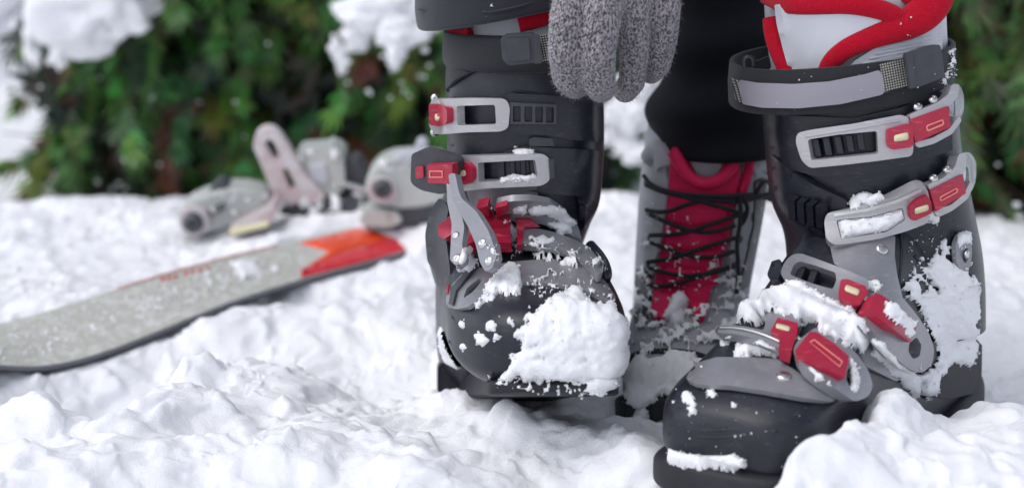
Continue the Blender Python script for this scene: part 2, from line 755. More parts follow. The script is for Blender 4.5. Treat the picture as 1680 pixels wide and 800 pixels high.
def loft(name, rows, ringf, m, parent, sub=5, nseg=64, caps=True, disp=None):
    a = np.array(rows, float)
    T = (len(a) - 1) * sub
    V = []
    for k in range(T + 1):
        r_ = cat(a, k / sub)
        ring = ringf(r_, nseg)
        V += ring
    if disp:
        V = [disp(v) for v in V]
    Fs = []
    for i in range(T):
        for k in range(nseg):
            k2 = (k + 1) % nseg
            Fs.append([i * nseg + k, i * nseg + k2, (i + 1) * nseg + k2, (i + 1) * nseg + k])
    if caps:
        Fs.append(list(range(nseg - 1, -1, -1)))
        Fs.append([T * nseg + k for k in range(nseg)])
    o = mesh_from(name, V, Fs, m, parent, True)
    bm = bmesh.new()
    bm.from_mesh(o.data)
    bmesh.ops.recalc_face_normals(bm, faces=bm.faces)
    bm.to_mesh(o.data)
    bm.free()
    return o


def ring_y(e=2.8, shy=0.0, eb=None):
    """row: Y,xl,xr,yt,yb  (a section facing the camera; the bottom flatter than the top)"""
    def f(r_, nseg):
        Y, xl, xr, yt, yb = r_
        a, b_ = P(xl, (yt + yb) / 2, Y), P(xr, (yt + yb) / 2, Y)
        t, bo = P((xl + xr) / 2, yt, Y), P((xl + xr) / 2, yb, Y)
        out = []
        for k in range(nseg):
            an = 2 * math.pi * k / nseg
            cx, sx_ = sup(an, e if math.sin(an) > 0 else (eb or e + 2.5))
            out.append(Vector(((a.x + b_.x) / 2 + cx * (b_.x - a.x) / 2, Y + shy * sx_, (t.z + bo.z) / 2 + sx_ * (t.z - bo.z) / 2)))
        return out
    return f


def ring_h(e=2.3, tilt=0.0, roll=0.0):
    """row: py,xl,xr,Yc,ry  (a level section)"""
    def f(r_, nseg):
        py, xl, xr, Yc, ry = r_
        a, b_ = P(xl, py, Yc), P(xr, py, Yc)
        c = (a + b_) / 2
        out = []
        for k in range(nseg):
            an = 2 * math.pi * k / nseg
            cx, sx_ = sup(an, e)
            dx, dy = cx * (b_.x - a.x) / 2, sx_ * ry
            out.append(Vector((c.x + dx, c.y + dy, c.z + dy * tilt + dx * roll)))
        return out
    return f


# ------------------------------------------------------------------ snow lying on things
def snow_patch(poly, th, surf, parent, step=2.0, rag=9.0, nsc=.06, cover=None, seed=1, name='snow_clump', up=.35, rin=9.0, jump=.016, crumbs=.11):
    xs = [p[0] for p in poly]
    ys = [p[1] for p in poly]
    x0, x1 = min(xs) - 6, max(xs) + 6
    y0, y1 = min(ys) - 6, max(ys) + 6
    gx = np.arange(x0, x1, step)
    gy = np.arange(y0, y1, step)
    X, Y = np.meshgrid(gx, gy)
    # signed distance to the outline
    D = np.full(X.shape, 1e9)
    ins = np.zeros(X.shape, bool)
    j = len(poly) - 1
    for i in range(len(poly)):
        ax, ay = poly[j]
        bx, by = poly[i]
        L2 = (bx - ax) ** 2 + (by - ay) ** 2 + 1e-9
        t = np.clip(((X - ax) * (bx - ax) + (Y - ay) * (by - ay)) / L2, 0, 1)
        D = np.minimum(D, np.hypot(X - ax - t * (bx - ax), Y - ay - t * (by - ay)))
        c = ((ay > Y) != (by > Y)) & (X < (bx - ax) * (Y - ay) / ((by - ay) if by != ay else 1e-9) + ax)
        ins ^= c
        j = i
    S = np.where(ins, D, -D)
    n1 = fbm(X * nsc, Y * nsc, octs=4, seed=seed, gain=.46)
    S = S + rag * n1
    if cover is not None:
        n2 = fbm(X * nsc * 1.3 + 40, Y * nsc * 1.3, octs=4, seed=seed + 50, gain=.65)
        S = np.minimum(S, (n2 - cover) * 22)
    lump = .85 + .22 * fbm(X * .03, Y * .03, octs=2, seed=seed + 9)
    q_ = np.clip(S / rin, 0, 1)
    T = th * np.sqrt(1 - (1 - q_) ** 2) * np.clip(lump, .3, 2) + np.minimum(q_ * 3, 1) * min(.0010, th * .28) * fbm(X * .13, Y * .13, octs=3, seed=seed + 13, gain=.6)
    idx = -np.ones(X.shape, int)
    V = []
    dep = np.zeros(X.shape)
    HP = np.zeros(X.shape + (3,))
    HN = np.zeros(X.shape + (3,))
    DD = np.zeros(X.shape)
    MK = np.zeros(X.shape)
    for (r_, c) in zip(*np.nonzero(S > -step * 1.2)):
        h = surf.hit(X[r_, c], Y[r_, c])
        if h is None:
            continue
        HP[r_, c] = h[0]
        HN[r_, c] = h[1]
        DD[r_, c] = (h[0] - CO).length
        MK[r_, c] = 1

    def blur(A, k):
        w = MK.copy()
        B = A * (w if A.ndim == 2 else w[..., None])
        for _ in range(k):
            for ax in (0, 1):
                B = (np.roll(B, 1, ax) + B * 2 + np.roll(B, -1, ax)) / 4
                w = (np.roll(w, 1, ax) + w * 2 + np.roll(w, -1, ax)) / 4
        ww = np.maximum(w, 1e-6)
        return B / (ww if A.ndim == 2 else ww[..., None])
    NB = blur(HN, 14)
    DB = blur(DD, 16)
    DC = blur(DD, 2)
    PV = np.zeros(X.shape + (3,))
    wgt = np.clip(S / (rin * .8), 0, 1)
    Dn = DC * (1 - wgt) + np.minimum(DC, DB) * wgt
    Dn = np.where(wgt > 0, Dn, DD)
    for (r_, c) in zip(*np.nonzero((S > -step * 1.2) & (MK > 0))):
        nn = Vector(NB[r_, c]).normalized()
        p = Vector(HP[r_, c])
        dr = (p - CO).normalized()
        p = CO + dr * Dn[r_, c]
        d = (nn * .8 + Vector((0, 0, up)) - dr * .35).normalized()
        t = T[r_, c]
        if S[r_, c] <= 0:
            t = -.0006
        PV[r_, c] = p + d * t
        V.append(None)
        dep[r_, c] = Dn[r_, c]
        idx[r_, c] = len(V) - 1
    Fs = []
    H, Wd = X.shape
    for r_ in range(H - 1):
        for c in range(Wd - 1):
            q = (idx[r_, c], idx[r_ + 1, c], idx[r_ + 1, c + 1], idx[r_, c + 1])
            if min(q) < 0:
                continue
            dd = (dep[r_, c], dep[r_ + 1, c], dep[r_ + 1, c + 1], dep[r_, c + 1])
            if max(dd) - min(dd) > jump:
                continue
            if max(S[r_, c], S[r_ + 1, c], S[r_ + 1, c + 1], S[r_, c + 1]) <= 0:
                continue
            Fs.append(q)
    PB = blur(PV, 2)
    for (r_, c) in zip(*np.nonzero(idx >= 0)):
        V[idx[r_, c]] = Vector(PB[r_, c] if S[r_, c] > 0 else PV[r_, c])
    # loose crumbs sitting on the patch and along its rim
    rg = np.random.default_rng(seed + 500)
    sv = [(idx[r_, c], S[r_, c]) for (r_, c) in zip(*np.nonzero((idx >= 0) & (S > -1.0)))]
    nbase = len(V)
    for (i, sd_v) in sv:
        if rg.random() > crumbs * (1.2 if sd_v < rin * .35 else .10):
            continue
        r0 = (.0003 + .0009 * rg.random() ** 2) * min(1, th / .004 + .3)
        c = V[i] + Vector(rg.normal(0, .0005, 3))
        rot = Vector(rg.normal(0, 1, 3)).normalized()
        q = rot.to_track_quat('Z', 'Y')
        sc_ = rg.uniform(.7, 1.3, 3)
        k = len(V)
        for v in ICO_V:
            w = q @ Vector((v[0] * sc_[0], v[1] * sc_[1], v[2] * sc_[2]))
            V.append(c + w * r0 * rg.uniform(.6, 1.3))
        Fs += [tuple(a + k for a in f_) for f_ in ICO_F]
    o = mesh_from(name, V, Fs, M['snow_boot'], parent, True)
    o['kind'] = 'stuff'
    return o


#@@GROUND
def ground():
    def axis(segs):
        out = []
        for a, b_, s in segs:
            k = max(1, int(round((b_ - a) / s)))
            out += list(a + (b_ - a) * np.arange(k) / k)
        out.append(segs[-1][1])
        return np.array(out)
    xs = axis([(-120, -20, 20), (-20, -4, 2), (-4, -1.5, .12), (-1.5, -.72, .012), (-.72, .72, .0021), (.72, 1.5, .012), (1.5, 4, .12), (4, 20, 2), (20, 120, 20)])
    ys = axis([(-30, -4, 5), (-4, .2, .3), (.2, .85, .02), (.85, 1.5, .0024), (1.5, 2.6, .005), (2.6, 4, .03), (4, 10, .4), (10, 150, 20)])
    X, Y = np.meshgrid(xs, ys)
    near = np.clip((8 - np.hypot(X, Y - 1)) / 4, 0, 1)
    # general lie of the snow
    Z = np.interp(Y, [-30, .7, 1.0, 1.15, 1.35, 1.7, 2.0, 2.15, 2.5, 3.2, 150], [-.02, .0, .012, .006, -.004, -.005, .012, .012, -.062, -.075, -.075])

    def bump(px, py, Yw, sx, sy, amp=None, z=None, pw=1.0):
        nonlocal Z
        p = P(px, py, Yw)
        if amp is None:
            iy = np.searchsorted(ys, p.y)
            ix = np.searchsorted(xs, p.x)
            amp = p.z - Z[iy, ix]
        Z = Z + amp * np.exp(-(((X - p.x) / sx) ** 2 + ((Y - p.y) / sy) ** 2) ** pw)
    # hollows
    for h in HOLLOWS:
        bump(*h[:5], amp=h[5])
    wx = X + .012 * fbm(X * 14, Y * 14, octs=2, seed=31) + .0035 * fbm(X * 60, Y * 60, octs=2, seed=33)
    wy = Y + .012 * fbm(X * 14 + 5, Y * 14, octs=2, seed=32) + .0035 * fbm(X * 60 + 5, Y * 60, octs=2, seed=34)
    b1 = np.abs(fbm(wx * 9, wy * 9, octs=2, seed=3))
    Nz = .008 * fbm(wx * 6, wy * 6, octs=2, seed=41) + .004 * b1
    calm = 1 - .5 * np.clip((Y - 1.7) / .6, 0, 1)
    Z = Z + Nz * near * calm
    # mounds whose crests are known: solve all heights together
    pts = [P(h[0], h[1], h[2]) for h in MOUNDS]
    n_ = len(pts)
    A = np.zeros((n_, n_))
    rhs = np.zeros(n_)
    for i_, p in enumerate(pts):
        rhs[i_] = p.z - Z[np.searchsorted(ys, p.y), np.searchsorted(xs, p.x)]
        for j_, q in enumerate(pts):
            A[i_, j_] = math.exp(-((p.x - q.x) / MOUNDS[j_][3]) ** 2 - ((p.y - q.y) / MOUNDS[j_][4]) ** 2)
    amp = np.linalg.solve(A + .06 * np.eye(n_), rhs)
    for q, h, a_ in zip(pts, MOUNDS, amp):
        Z = Z + a_ * np.exp(-((X - q.x) / h[3]) ** 2 - ((Y - q.y) / h[4]) ** 2)
    # lumps upon lumps: the way loose snow piles up
    r2 = np.random.default_rng(3)
    for (cnt, ra, rb, hh_) in ((240, .026, .06, .22), (1500, .010, .024, .32), (9000, .0055, .012, .6)):
        L = np.zeros_like(Z)
        for _ in range(cnt):
            cx, cy = r2.uniform(-.62, .62), .86 + 1.6 * r2.random() ** 1.5
            s = r2.uniform(ra, rb)
            h_ = s * hh_ * r2.uniform(.35, 1.0)
            i0, i1 = np.searchsorted(xs, cx - 1.3 * s), np.searchsorted(xs, cx + 1.3 * s)
            j0, j1 = np.searchsorted(ys, cy - 1.3 * s), np.searchsorted(ys, cy + 1.3 * s)
            an = r2.uniform(0, math.pi)
            ex = r2.uniform(.7, 1.0)
            ux, uy = wx[j0:j1, i0:i1] - cx, wy[j0:j1, i0:i1] - cy
            q = ((ux * math.cos(an) + uy * math.sin(an)) ** 2 + ((-ux * math.sin(an) + uy * math.cos(an)) / ex) ** 2) / s ** 2
            v = h_ * np.clip(1 - q, 0, 1) ** .75
            L[j0:j1, i0:i1] = np.maximum(L[j0:j1, i0:i1], v)
        for _ in range(2):
            L = (np.roll(L, 1, 0) + 2 * L + np.roll(L, -1, 0)) / 4
            L = (np.roll(L, 1, 1) + 2 * L + np.roll(L, -1, 1)) / 4
        Z = Z + (L - hh_ * ra * .45) * near
    dx = .006 * fbm(X * 34, Y * 34, Z * 34, octs=2, seed=21) * near * calm
    dy = .006 * fbm(X * 34 + 9, Y * 34, Z * 34, octs=2, seed=22) * near * calm
    for (px_, py_, Y_, sx_, sy_, a_) in [(1640, 400, 2.02, .25, .22, -.045)]:
        q = P(px_, py_, Y_)
        Z = Z + a_ * np.exp(-((X - q.x) / sx_) ** 2 - ((Y - q.y) / sy_) ** 2)
    # the ski has pressed its own bed
    for k in range(len(SKI_BED) - 1):
        (ax_, ay_, az_), (bx_, by_, bz_) = SKI_BED[k], SKI_BED[k + 1]
        L2 = (bx_ - ax_) ** 2 + (by_ - ay_) ** 2
        t = np.clip(((X - ax_) * (bx_ - ax_) + (Y - ay_) * (by_ - ay_)) / L2, 0, 1)
        d = np.hypot(X - ax_ - t * (bx_ - ax_), Y - ay_ - t * (by_ - ay_))
        lim = az_ + t * (bz_ - az_) - .009 + np.clip(d - .05, 0, 9) * .9
        dl = Z - lim
        Z = np.where(dl > 0, lim + .0 * dl, Z)
    pm = np.clip(.55 + 1.1 * fbm(X * 13, Y * 13, octs=2, seed=61), .12, 1.3)
    Z += pm * (.0017 * np.abs(fbm(X * 150, Y * 150, Z * 150, octs=2, seed=62)) + .0011 * fbm(X * 300, Y * 300, Z * 300, octs=1, seed=63)) * near
    dx = dx + pm * .0011 * fbm(X * 210, Y * 210, Z * 210, octs=1, seed=64) * near
    Z += .0016 * fbm(X * 90, Y * 90, Z * 90, octs=3, seed=25) * near
    H, Wd = X.shape
    me = bpy.data.meshes.new('snow_ground')
    co = np.stack([X + dx, Y + dy, Z], -1).reshape(-1, 3)
    i = np.arange(H * Wd).reshape(H, Wd)
    q = np.stack([i[:-1, :-1], i[:-1, 1:], i[1:, 1:], i[1:, :-1]], -1).reshape(-1, 4)
    me.vertices.add(len(co))
    me.vertices.foreach_set('co', co.ravel())
    me.loops.add(len(q) * 4)
    me.loops.foreach_set('vertex_index', q.ravel().astype(np.int32))
    me.polygons.add(len(q))
    me.polygons.foreach_set('loop_start', np.arange(0, len(q) * 4, 4, dtype=np.int32))
    me.update(calc_edges=True)
    o = new_obj('snow_ground', me, M['snow'])
    o['kind'] = 'structure'
    return o


# px, py, Y, sx, sy, amp
HOLLOWS = [
    (160, 610, 1.36, .07, .10, -.11), (600, 555, 1.42, .06, .07, -.055),
    (540, 460, 1.72, .10, .06, -.02), (420, 540, 1.5, .10, .05, -.02),
]
MOUNDS = [
    # right-hand mound in front of the boot
    (1330, 770, 1.00, .030, .045), (1400, 700, 1.03, .035, .045), (1462, 622, 1.075, .026, .032),
    (1500, 668, 1.06, .05, .04), (1580, 672, 1.10, .06, .04), (1660, 662, 1.14, .05, .05),
    (1345, 724, .99, .03, .04), (1296, 780, .965, .03, .04), (1560, 740, .99, .09, .07), (1700, 700, 1.05, .08, .07),
    # hummocks on the left
    (465, 592, 1.34, .07, .06), (350, 636, 1.24, .08, .06), (20, 652, 1.20, .035, .035), (96, 660, 1.2, .02, .03), (150, 702, 1.15, .04, .04), (210, 696, 1.16, .03, .03), (262, 640, 1.22, .03, .04),
    (380, 720, 1.1, .09, .05), (300, 572, 1.31, .03, .03), (30, 740, 1.06, .08, .05), (560, 700, 1.13, .07, .05), (780, 686, 1.17, .04, .04), (850, 682, 1.15, .04, .04), (940, 690, 1.14, .05, .04), (1035, 706, 1.10, .03, .04), (1000, 668, 1.2, .04, .03), (750, 658, 1.29, .04, .03), (690, 640, 1.33, .03, .04), (700, 750, 1.07, .06, .04),
    (560, 500, 1.6, .05, .04), (660, 470, 1.66, .05, .05), 
    # crest behind the skis
    (150, 345, 2.12, .12, .06), (30, 352, 2.1, .12, .06), (270, 338, 2.15, .08, .05), (560, 340, 2.1, .12, .06),
    (480, 362, 1.95, .05, .035), (560, 352, 1.95, .04, .03), (655, 380, 1.885, .03, .025), (250, 425, 1.88, .05, .04), (715, 372, 1.88, .035, .06), (1050, 330, 2.1, .15, .08),
    (130, 395, 1.95, .07, .05), (60, 430, 1.8, .07, .05), (200, 420, 1.86, .04, .03),
]
_nr = [P(*a) for a in [(-130, 560, 1.36), (0, 598, 1.42), (120, 591, 1.48), (250, 546, 1.555), (400, 487, 1.66), (500, 456, 1.745), (628, 422, 1.855)]]
SKI_BED = [(p.x - .03, p.y + .02, p.z) for p in _nr]
snow_ground = ground()
GS = None

#@@LEFT
SKI_G = 'pair of ski boots'
LB = thing('ski_boot', 'black and grey ski boot fastened by the gloved hand, its toe raised', 'ski boot', P(800, 660, 1.34), SKI_G)


def part(o, lab=None):
    if lab:
        o['label'] = lab
    return o


lshell = loft('shell', [
    (1.088, 870, 975, 545, 612), (1.092, 828, 1002, 522, 625), (1.104, 790, 1019, 500, 634), (1.125, 762, 1026, 484, 634), (1.15, 742, 1027, 468, 620),
    (1.18, 733, 1020, 446, 608), (1.21, 730, 1008, 418, 604), (1.24, 727, 988, 388, 604), (1.27, 722, 968, 362, 608),
    (1.31, 716, 945, 345, 655), (1.36, 716, 915, 345, 660), (1.395, 735, 890, 350, 660)], ring_y(3.1, eb=3.4), M['black'], LB)
lcuff = loft('cuff', [
    (96, 733, 984, 1.305, .072), (130, 731, 987, 1.305, .074), (170, 732, 990, 1.305, .075), (240, 734, 990, 1.305, .076),
    (320, 728, 984, 1.305, .076), (360, 706, 968, 1.31, .075), (410, 702, 950, 1.32, .072), (470, 718, 930, 1.33, .068), (520, 735, 910, 1.34, .06)],
    ring_h(2.5), M['black'], LB)
lliner = loft('liner', [(-60, 742, 975, 1.305, .062), (0, 740, 975, 1.305, .062), (60, 738, 978, 1.305, .064), (120, 745, 975, 1.305, .064)], ring_h(2.3), M['linerw'], LB)
S = Surf([lshell, lcuff])
SL = Surf([lliner])
# heel block, sole
lsole = loft('sole', [
    (1.086, 850, 960, 632, 642), (1.090, 815, 985, 626, 646), (1.10, 800, 1008, 622, 649), (1.14, 796, 1014, 618, 650), (1.2, 790, 985, 604, 650), (1.26, 775, 950, 600, 652),
    (1.32, 740, 900, 620, 660)], ring_y(6), M['black_matte'], LB)
loft('heel_block', [(1.30, 722, 800, 596, 662), (1.303, 718, 860, 592, 666), (1.34, 717, 880, 588, 668), (1.39, 718, 870, 588, 668), (1.4, 730, 860, 592, 664)], ring_y(8), M['black_matte'], LB)
# heel spoiler on the left
f0 = fit(S, [(700, 330), (740, 330), (740, 500), (700, 500)])
plate('ankle_guard', [(722, 322), (736, 340), (730, 380), (738, 440), (742, 520), (728, 500), (712, 445), (701, 430), (697, 385), (705, 345)], f0, .002, .006, M['black'], LB, rnd=2, conform=None)
plate('tongue', [(762, 300), (880, 300), (884, 330), (872, 344), (820, 346), (780, 344), (770, 330)], fit(S, [(762, 300), (905, 300), (905, 420), (790, 425)]), .001, .004, M['grey'], LB, rnd=1)
# power strap
loft('power_strap', [(47, 729, 987, 1.303, .078), (54, 727, 991, 1.303, .080), (84, 726, 991, 1.303, .081), (100, 728, 988, 1.303, .079), (102, 737, 980, 1.303, .070)],
     ring_h(2.4, roll=.0), M['strap'], LB, caps=True)
pstrap = LB.children[-1]
Sp = Surf([pstrap, lcuff])
plate('strap_fold', [(724, 92), (760, 84), (800, 84), (800, 108), (772, 118), (744, 132), (726, 155), (722, 130)], None, .001, .003, M['strap'], LB, conform=Sp, rnd=2)
fb = fit(Sp, [(820, 55), (890, 55), (890, 108), (820, 108)])
b_ = plate('strap_buckle', [(821, 66), (830, 57), (874, 54), (887, 68), (886, 102), (835, 108), (824, 98)], fb, .001, .009, M['dgrey'], LB, bevel=.0025, rnd=1, seg=3)
plate('buckle_plate', [(828, 64), (868, 62), (870, 98), (832, 101)], fb, .0102, .0012, M['dgrey'], b_, rnd=1)
plate('buckle_bar', [(874, 56), (886, 58), (889, 104), (877, 105)], fb, .0095, .002, M['dgrey'], b_, bevel=.0008)
plate('webbing', [(884, 58), (930, 56), (930, 100), (888, 101)], fit(Sp, [(884, 58), (930, 56), (930, 100)]), .001, .002, M['web'], LB)
# flaps of the cuff
fl = [(818, 172), (822, 160), (840, 153), (900, 156), (960, 162), (989, 168), (989, 233), (940, 230), (900, 222), (860, 220), (818, 218)]
fl1 = plate('cuff_flap', fl, fit(S, fl), .001, .0055, M['black'], LB, conform=S, bevel=.0012)
fl = [(815, 260), (828, 248), (860, 240), (989, 247), (986, 300), (984, 325), (968, 384), (958, 380), (962, 340), (955, 322), (900, 318), (860, 312), (818, 310)]
fl2 = plate('cuff_flap', fl, fit(S, fl), .001, .006, M['black'], LB, conform=S, bevel=.0012)
S2 = Surf([lshell, lcuff, fl1, fl2])
plate('cuff_tab', [(868, 228), (876, 225), (905, 227), (911, 240), (868, 240)], fit(S, [(868, 228), (911, 240), (868, 240)]), .002, .004, M['dgrey'], LB)
# ladder 1 (moulded into the flap)
fr = fit(S2, [(835, 168), (915, 170), (915, 205), (835, 204)])
lad = plate('ladder', [(836, 168), (914, 171), (914, 205), (836, 204)], fr, .0008, .0035, M['dgrey'], LB, holes=[
    [(842, 175), (854, 175), (854, 200), (842, 200)], [(861, 175), (873, 176), (873, 200), (861, 200)],
    [(879, 176), (891, 176), (891, 201), (879, 201)], [(897, 177), (909, 177), (909, 201), (897, 201)]], bevel=.0005, step=5)


def buckle_frame(parent, outer, window, f, lift, th, ribs, rib_w, m=None, rise=0, name='buckle_loop'):
    o = plate(name, outer, f, lift, th, m or M['silver'], parent, holes=[window] if window else [], bevel=.0022, rnd=2, seg=3, step=6)
    for (xa, ya, xb, yb) in ribs:
        w = rib_w / 2
        plate('rib', [(xa - w, ya), (xa + w, ya), (xb + w, yb), (xb - w, yb)], f, max(0, lift - .003), th * .75, M['black'], o, bevel=.0009, step=8)
    return o


f1 = fit(S, [(720, 162), (835, 163), (833, 218), (717, 218)], 2, .01)
o = buckle_frame(LB, [(707, 163), (760, 161), (830, 162), (837, 176), (834, 210), (822, 216), (770, 217), (716, 221), (704, 210), (704, 180)],
                 [(749, 174), (812, 172), (814, 204), (750, 206)], f1, .006, .0065, [], 9)
rb = plate('release_catch', [(703, 172), (722, 171), (733, 179), (733, 201), (722, 208), (704, 205)], f1, .008, .0085, M['red'], o, bevel=.002, rnd=1, seg=3)
plate('catch_label', [(713, 187), (725, 186), (726, 198), (714, 199)], f1, .0166, .0004, M['yellow'], rb, bevel=0, rnd=1)
rivet('knob', 714, 161, 7, f1, .010, M['steel'], o)
rivet('knob', 713, 217, 7, f1, .010, M['steel'], o)
f2 = fit(S, [(735, 255), (900, 255), (900, 305), (735, 310)], 2, .01)
o = buckle_frame(LB, [(743, 257), (800, 255), (892, 252), (903, 262), (902, 297), (888, 305), (800, 309), (747, 315), (738, 302), (738, 268)],
                 [(784, 267), (878, 262), (883, 292), (785, 299)], f2, .007, .0065, [(822, 264, 823, 294), (840, 263, 841, 293), (858, 262, 859, 292), (873, 262, 876, 292)], 9)
plate('rib', [(901, 262), (908, 261), (910, 292), (903, 293)], fit(S2, [(880, 262), (920, 261), (920, 292)]), .001, .006, M['dgrey'], LB)
rb = plate('release_catch', [(740, 268), (765, 267), (774, 277), (774, 294), (766, 303), (741, 302)], f2, .009, .0085, M['red'], o, bevel=.002, rnd=1, seg=3)
plate('catch_label', [(744, 280), (763, 279), (764, 289), (745, 290)], f2, .0176, .0004, M['yellow'], rb, bevel=0, rnd=1)
fe = plane((675, 280, 1.268), (741, 280, 1.232), (700, 320, 1.262))
cap = plate('lever_end', [(675, 252), (688, 248), (728, 258), (745, 266), (741, 300), (728, 320), (690, 312), (673, 300)], fe, -.002, .010, M['dgrey'], LB, bevel=.003, rnd=2, seg=3)
plate('lever', [(700, 271), (742, 270), (742, 302), (702, 300)], fe, .0085, .005, M['red'], LB, bevel=.0015)
plate('lever_window', [(681, 274), (694, 272), (695, 292), (682, 294)], fe, .0085, .001, M['red'], cap, rnd=1)
plate('lever_line', [(704, 280), (726, 280), (727, 292), (704, 292)], fe, .0137, .0003, M['pink'], LB, holes=[[(706, 282), (724, 282), (725, 290), (706, 290)]], bevel=0)
for pts in ([(738, 130), (790, 122), (860, 128), (930, 132), (984, 130)], [(735, 150), (790, 146), (850, 150), (880, 154)], [(742, 238), (790, 236), (860, 238), (985, 240)],
            [(742, 520), (780, 560), (830, 590), (900, 604)], [(738, 560), (770, 590), (810, 612)], [(870, 470), (930, 478), (990, 498), (1014, 520)]):
    q = []
    for (x, y) in pts:
        h = S.hit(x, y)
        if h:
            q.append(h[0] + h[1] * .0002)
    if len(q) > 2:
        tube('moulded_seam', q, .0011, M['black'], LB, nseg=8)
# curved loops across the instep
f3 = fit(S, [(790, 335), (960, 345), (980, 440), (800, 400)], 2, .01)
lp = plate('instep_loop', [(813, 335), (840, 330), (870, 329), (905, 334), (930, 347), (948, 370), (955, 392), (946, 390), (935, 372), (918, 360), (885, 352), (850, 349), (818, 352)], f3, .005, .005, M['grey'], LB,
      bevel=.0015, rnd=1)
lp2 = plate('instep_loop', [(824, 357), (850, 353), (890, 353), (925, 362), (950, 380), (955, 396), (925, 378), (890, 368), (850, 366)], f3, .004, .005, M['grey'], LB, bevel=.0015, rnd=1)
lp3 = plate('instep_loop', [(852, 376), (880, 374), (907, 380), (940, 391), (966, 405), (984, 425), (991, 445), (982, 450), (965, 428), (940, 412), (905, 402), (854, 399)], f3, .008, .006, M['grey'], LB, bevel=.0018, rnd=1)
f4 = f3
plate('red_catch', [(780, 342), (800, 338), (804, 361), (792, 364)], f3, .006, .008, M['red'], LB)
plate('red_catch', [(813, 341), (832, 336), (836, 344), (826, 352), (815, 357)], f3, .011, .004, M['red'], LB)
ftube('hinge_pin', [(806, 340), (808, 352), (808, 360)], f3, .008, .0016, M['steel'], LB)
plate('red_catch', [(847, 362), (872, 362), (887, 372), (860, 374), (856, 400), (848, 400)], f3, .010, .006, M['red'], LB)
plate('red_lever', [(755, 388), (762, 374), (792, 363), (836, 361), (838, 398), (812, 398), (786, 394), (776, 396), (764, 404), (757, 402)], f3, .012, .009, M['red'], LB, bevel=.002)
plate('red_lever', [(718, 370), (738, 355), (748, 360), (748, 380), (728, 392), (720, 388)], f3, .010, .008, M['red'], LB, bevel=.002, rnd=1)
# lever arms standing open
fa = plane((740, 290, 1.205), (800, 430, 1.150), (740, 430, 1.175))
arm = plate('lever_arm', [(735, 286), (746, 283), (752, 312), (757, 325), (781, 346), (801, 378), (811, 406), (814, 422), (807, 440), (796, 446), (787, 430), (780, 400), (768, 372), (752, 346), (742, 326)], fa, 0, .006, M['grey'], LB, bevel=.002, rnd=1, seg=3)
rivet('screw', 791, 399, 9, fa, .006, M['steel'], arm)
rivet('screw', 802, 428, 9, fa, .006, M['steel'], arm)
fa2 = plane((735, 300, 1.225), (755, 430, 1.172), (735, 430, 1.178))
arm = plate('lever_arm', [(732, 290), (740, 300), (746, 326), (757, 352), (762, 372), (758, 400), (762, 425), (748, 436), (738, 426), (740, 388), (741, 366), (734, 334)], fa2, 0, .006, M['grey'], LB, bevel=.002, rnd=1, seg=3)
rivet('screw', 748, 386, 7, fa2, .006, M['steel'], arm)
rivet('screw', 750, 424, 9, fa2, .006, M['steel'], arm)
# lower grey panels
fg = fit(S, [(731, 430), (830, 430), (830, 500), (731, 500)], 2)
pan = [(731, 490), (740, 468), (757, 450), (790, 438), (835, 429), (850, 440), (815, 460), (790, 485), (768, 503), (748, 507), (733, 503)]
plate('side_panel', pan, fg, .001, .003, M['grey'], LB, conform=S, rnd=1, holes=[[(760, 489), (766, 472), (786, 456), (792, 458), (776, 478)]])
pan = [(815, 436), (850, 428), (900, 424), (945, 429), (975, 444), (995, 462), (1012, 490), (1000, 494), (965, 478), (926, 468), (880, 462), (835, 462)]
plate('toe_panel', pan, None, .001, .003, M['grey'], LB, conform=S, rnd=1)
pan = [(740, 470), (775, 432), (783, 432), (748, 476), (742, 500), (736, 498)]
plate('side_ridge', pan, fg, .003, .004, M['dgrey'], LB, conform=S)
plate('red_mark', [(731, 478), (734, 465), (737, 466), (734, 482)], fg, .004, .001, M['red'], LB, bevel=0)
# toe lugs: strap cable across the toe
ftube('rim', [(968, 402), (988, 425), (996, 448), (992, 458)], f3, .004, .004, M['black'], LB)

#@@RIGHT
RB = thing('ski_boot', 'empty ski boot with red fleece liner and closed buckles, at the right', 'ski boot', P(1400, 760, 1.15), SKI_G)
TX, TY = .128, 1.035
DX, DY = .576, .818


def ring_f(e=2.7, eb=5.0):
    def f(r_, nseg):
        s, off, hw, zb, zt = r_
        cx, cy = TX + DX * s + DY * off, TY + DY * s - DX * off
        out = []
        for k in range(nseg):
            an = 2 * math.pi * k / nseg
            c, q = sup(an, e if math.sin(an) > 0 else eb)
            w = c * hw
            out.append(Vector((cx + DY * w, cy - DX * w, (zb + zt) / 2 + q * (zt - zb) / 2)))
        return out
    return f


rshell = loft('shell', [
    (-.006, 0, .022, .048, .072), (-.003, 0, .034, .042, .079), (.006, 0, .045, .040, .086), (.022, 0, .052, .038, .093), (.05, 0, .054, .040, .101), (.085, 0, .053, .032, .116),
    (.12, 0, .050, .011, .138), (.155, 0, .048, .01, .162), (.20, 0, .048, .008, .185), (.25, 0, .047, .006, .2), (.29, 0, .045, .004, .2), (.32, 0, .036, .004, .195), (.335, 0, .02, .006, .19)],
    ring_f(2.6), M['black'], RB)
rcuff = loft('cuff', [
    (150, 1254, 1560, 1.235, .072), (200, 1257, 1562, 1.235, .073), (260, 1262, 1568, 1.235, .074), (320, 1270, 1580, 1.238, .075),
    (370, 1290, 1590, 1.245, .075), (420, 1296, 1600, 1.25, .074), (480, 1300, 1606, 1.255, .07), (540, 1330, 1608, 1.262, .062)],
    ring_h(2.5, tilt=-.05, roll=.10), M['black'], RB)
S = Surf([rshell, rcuff])
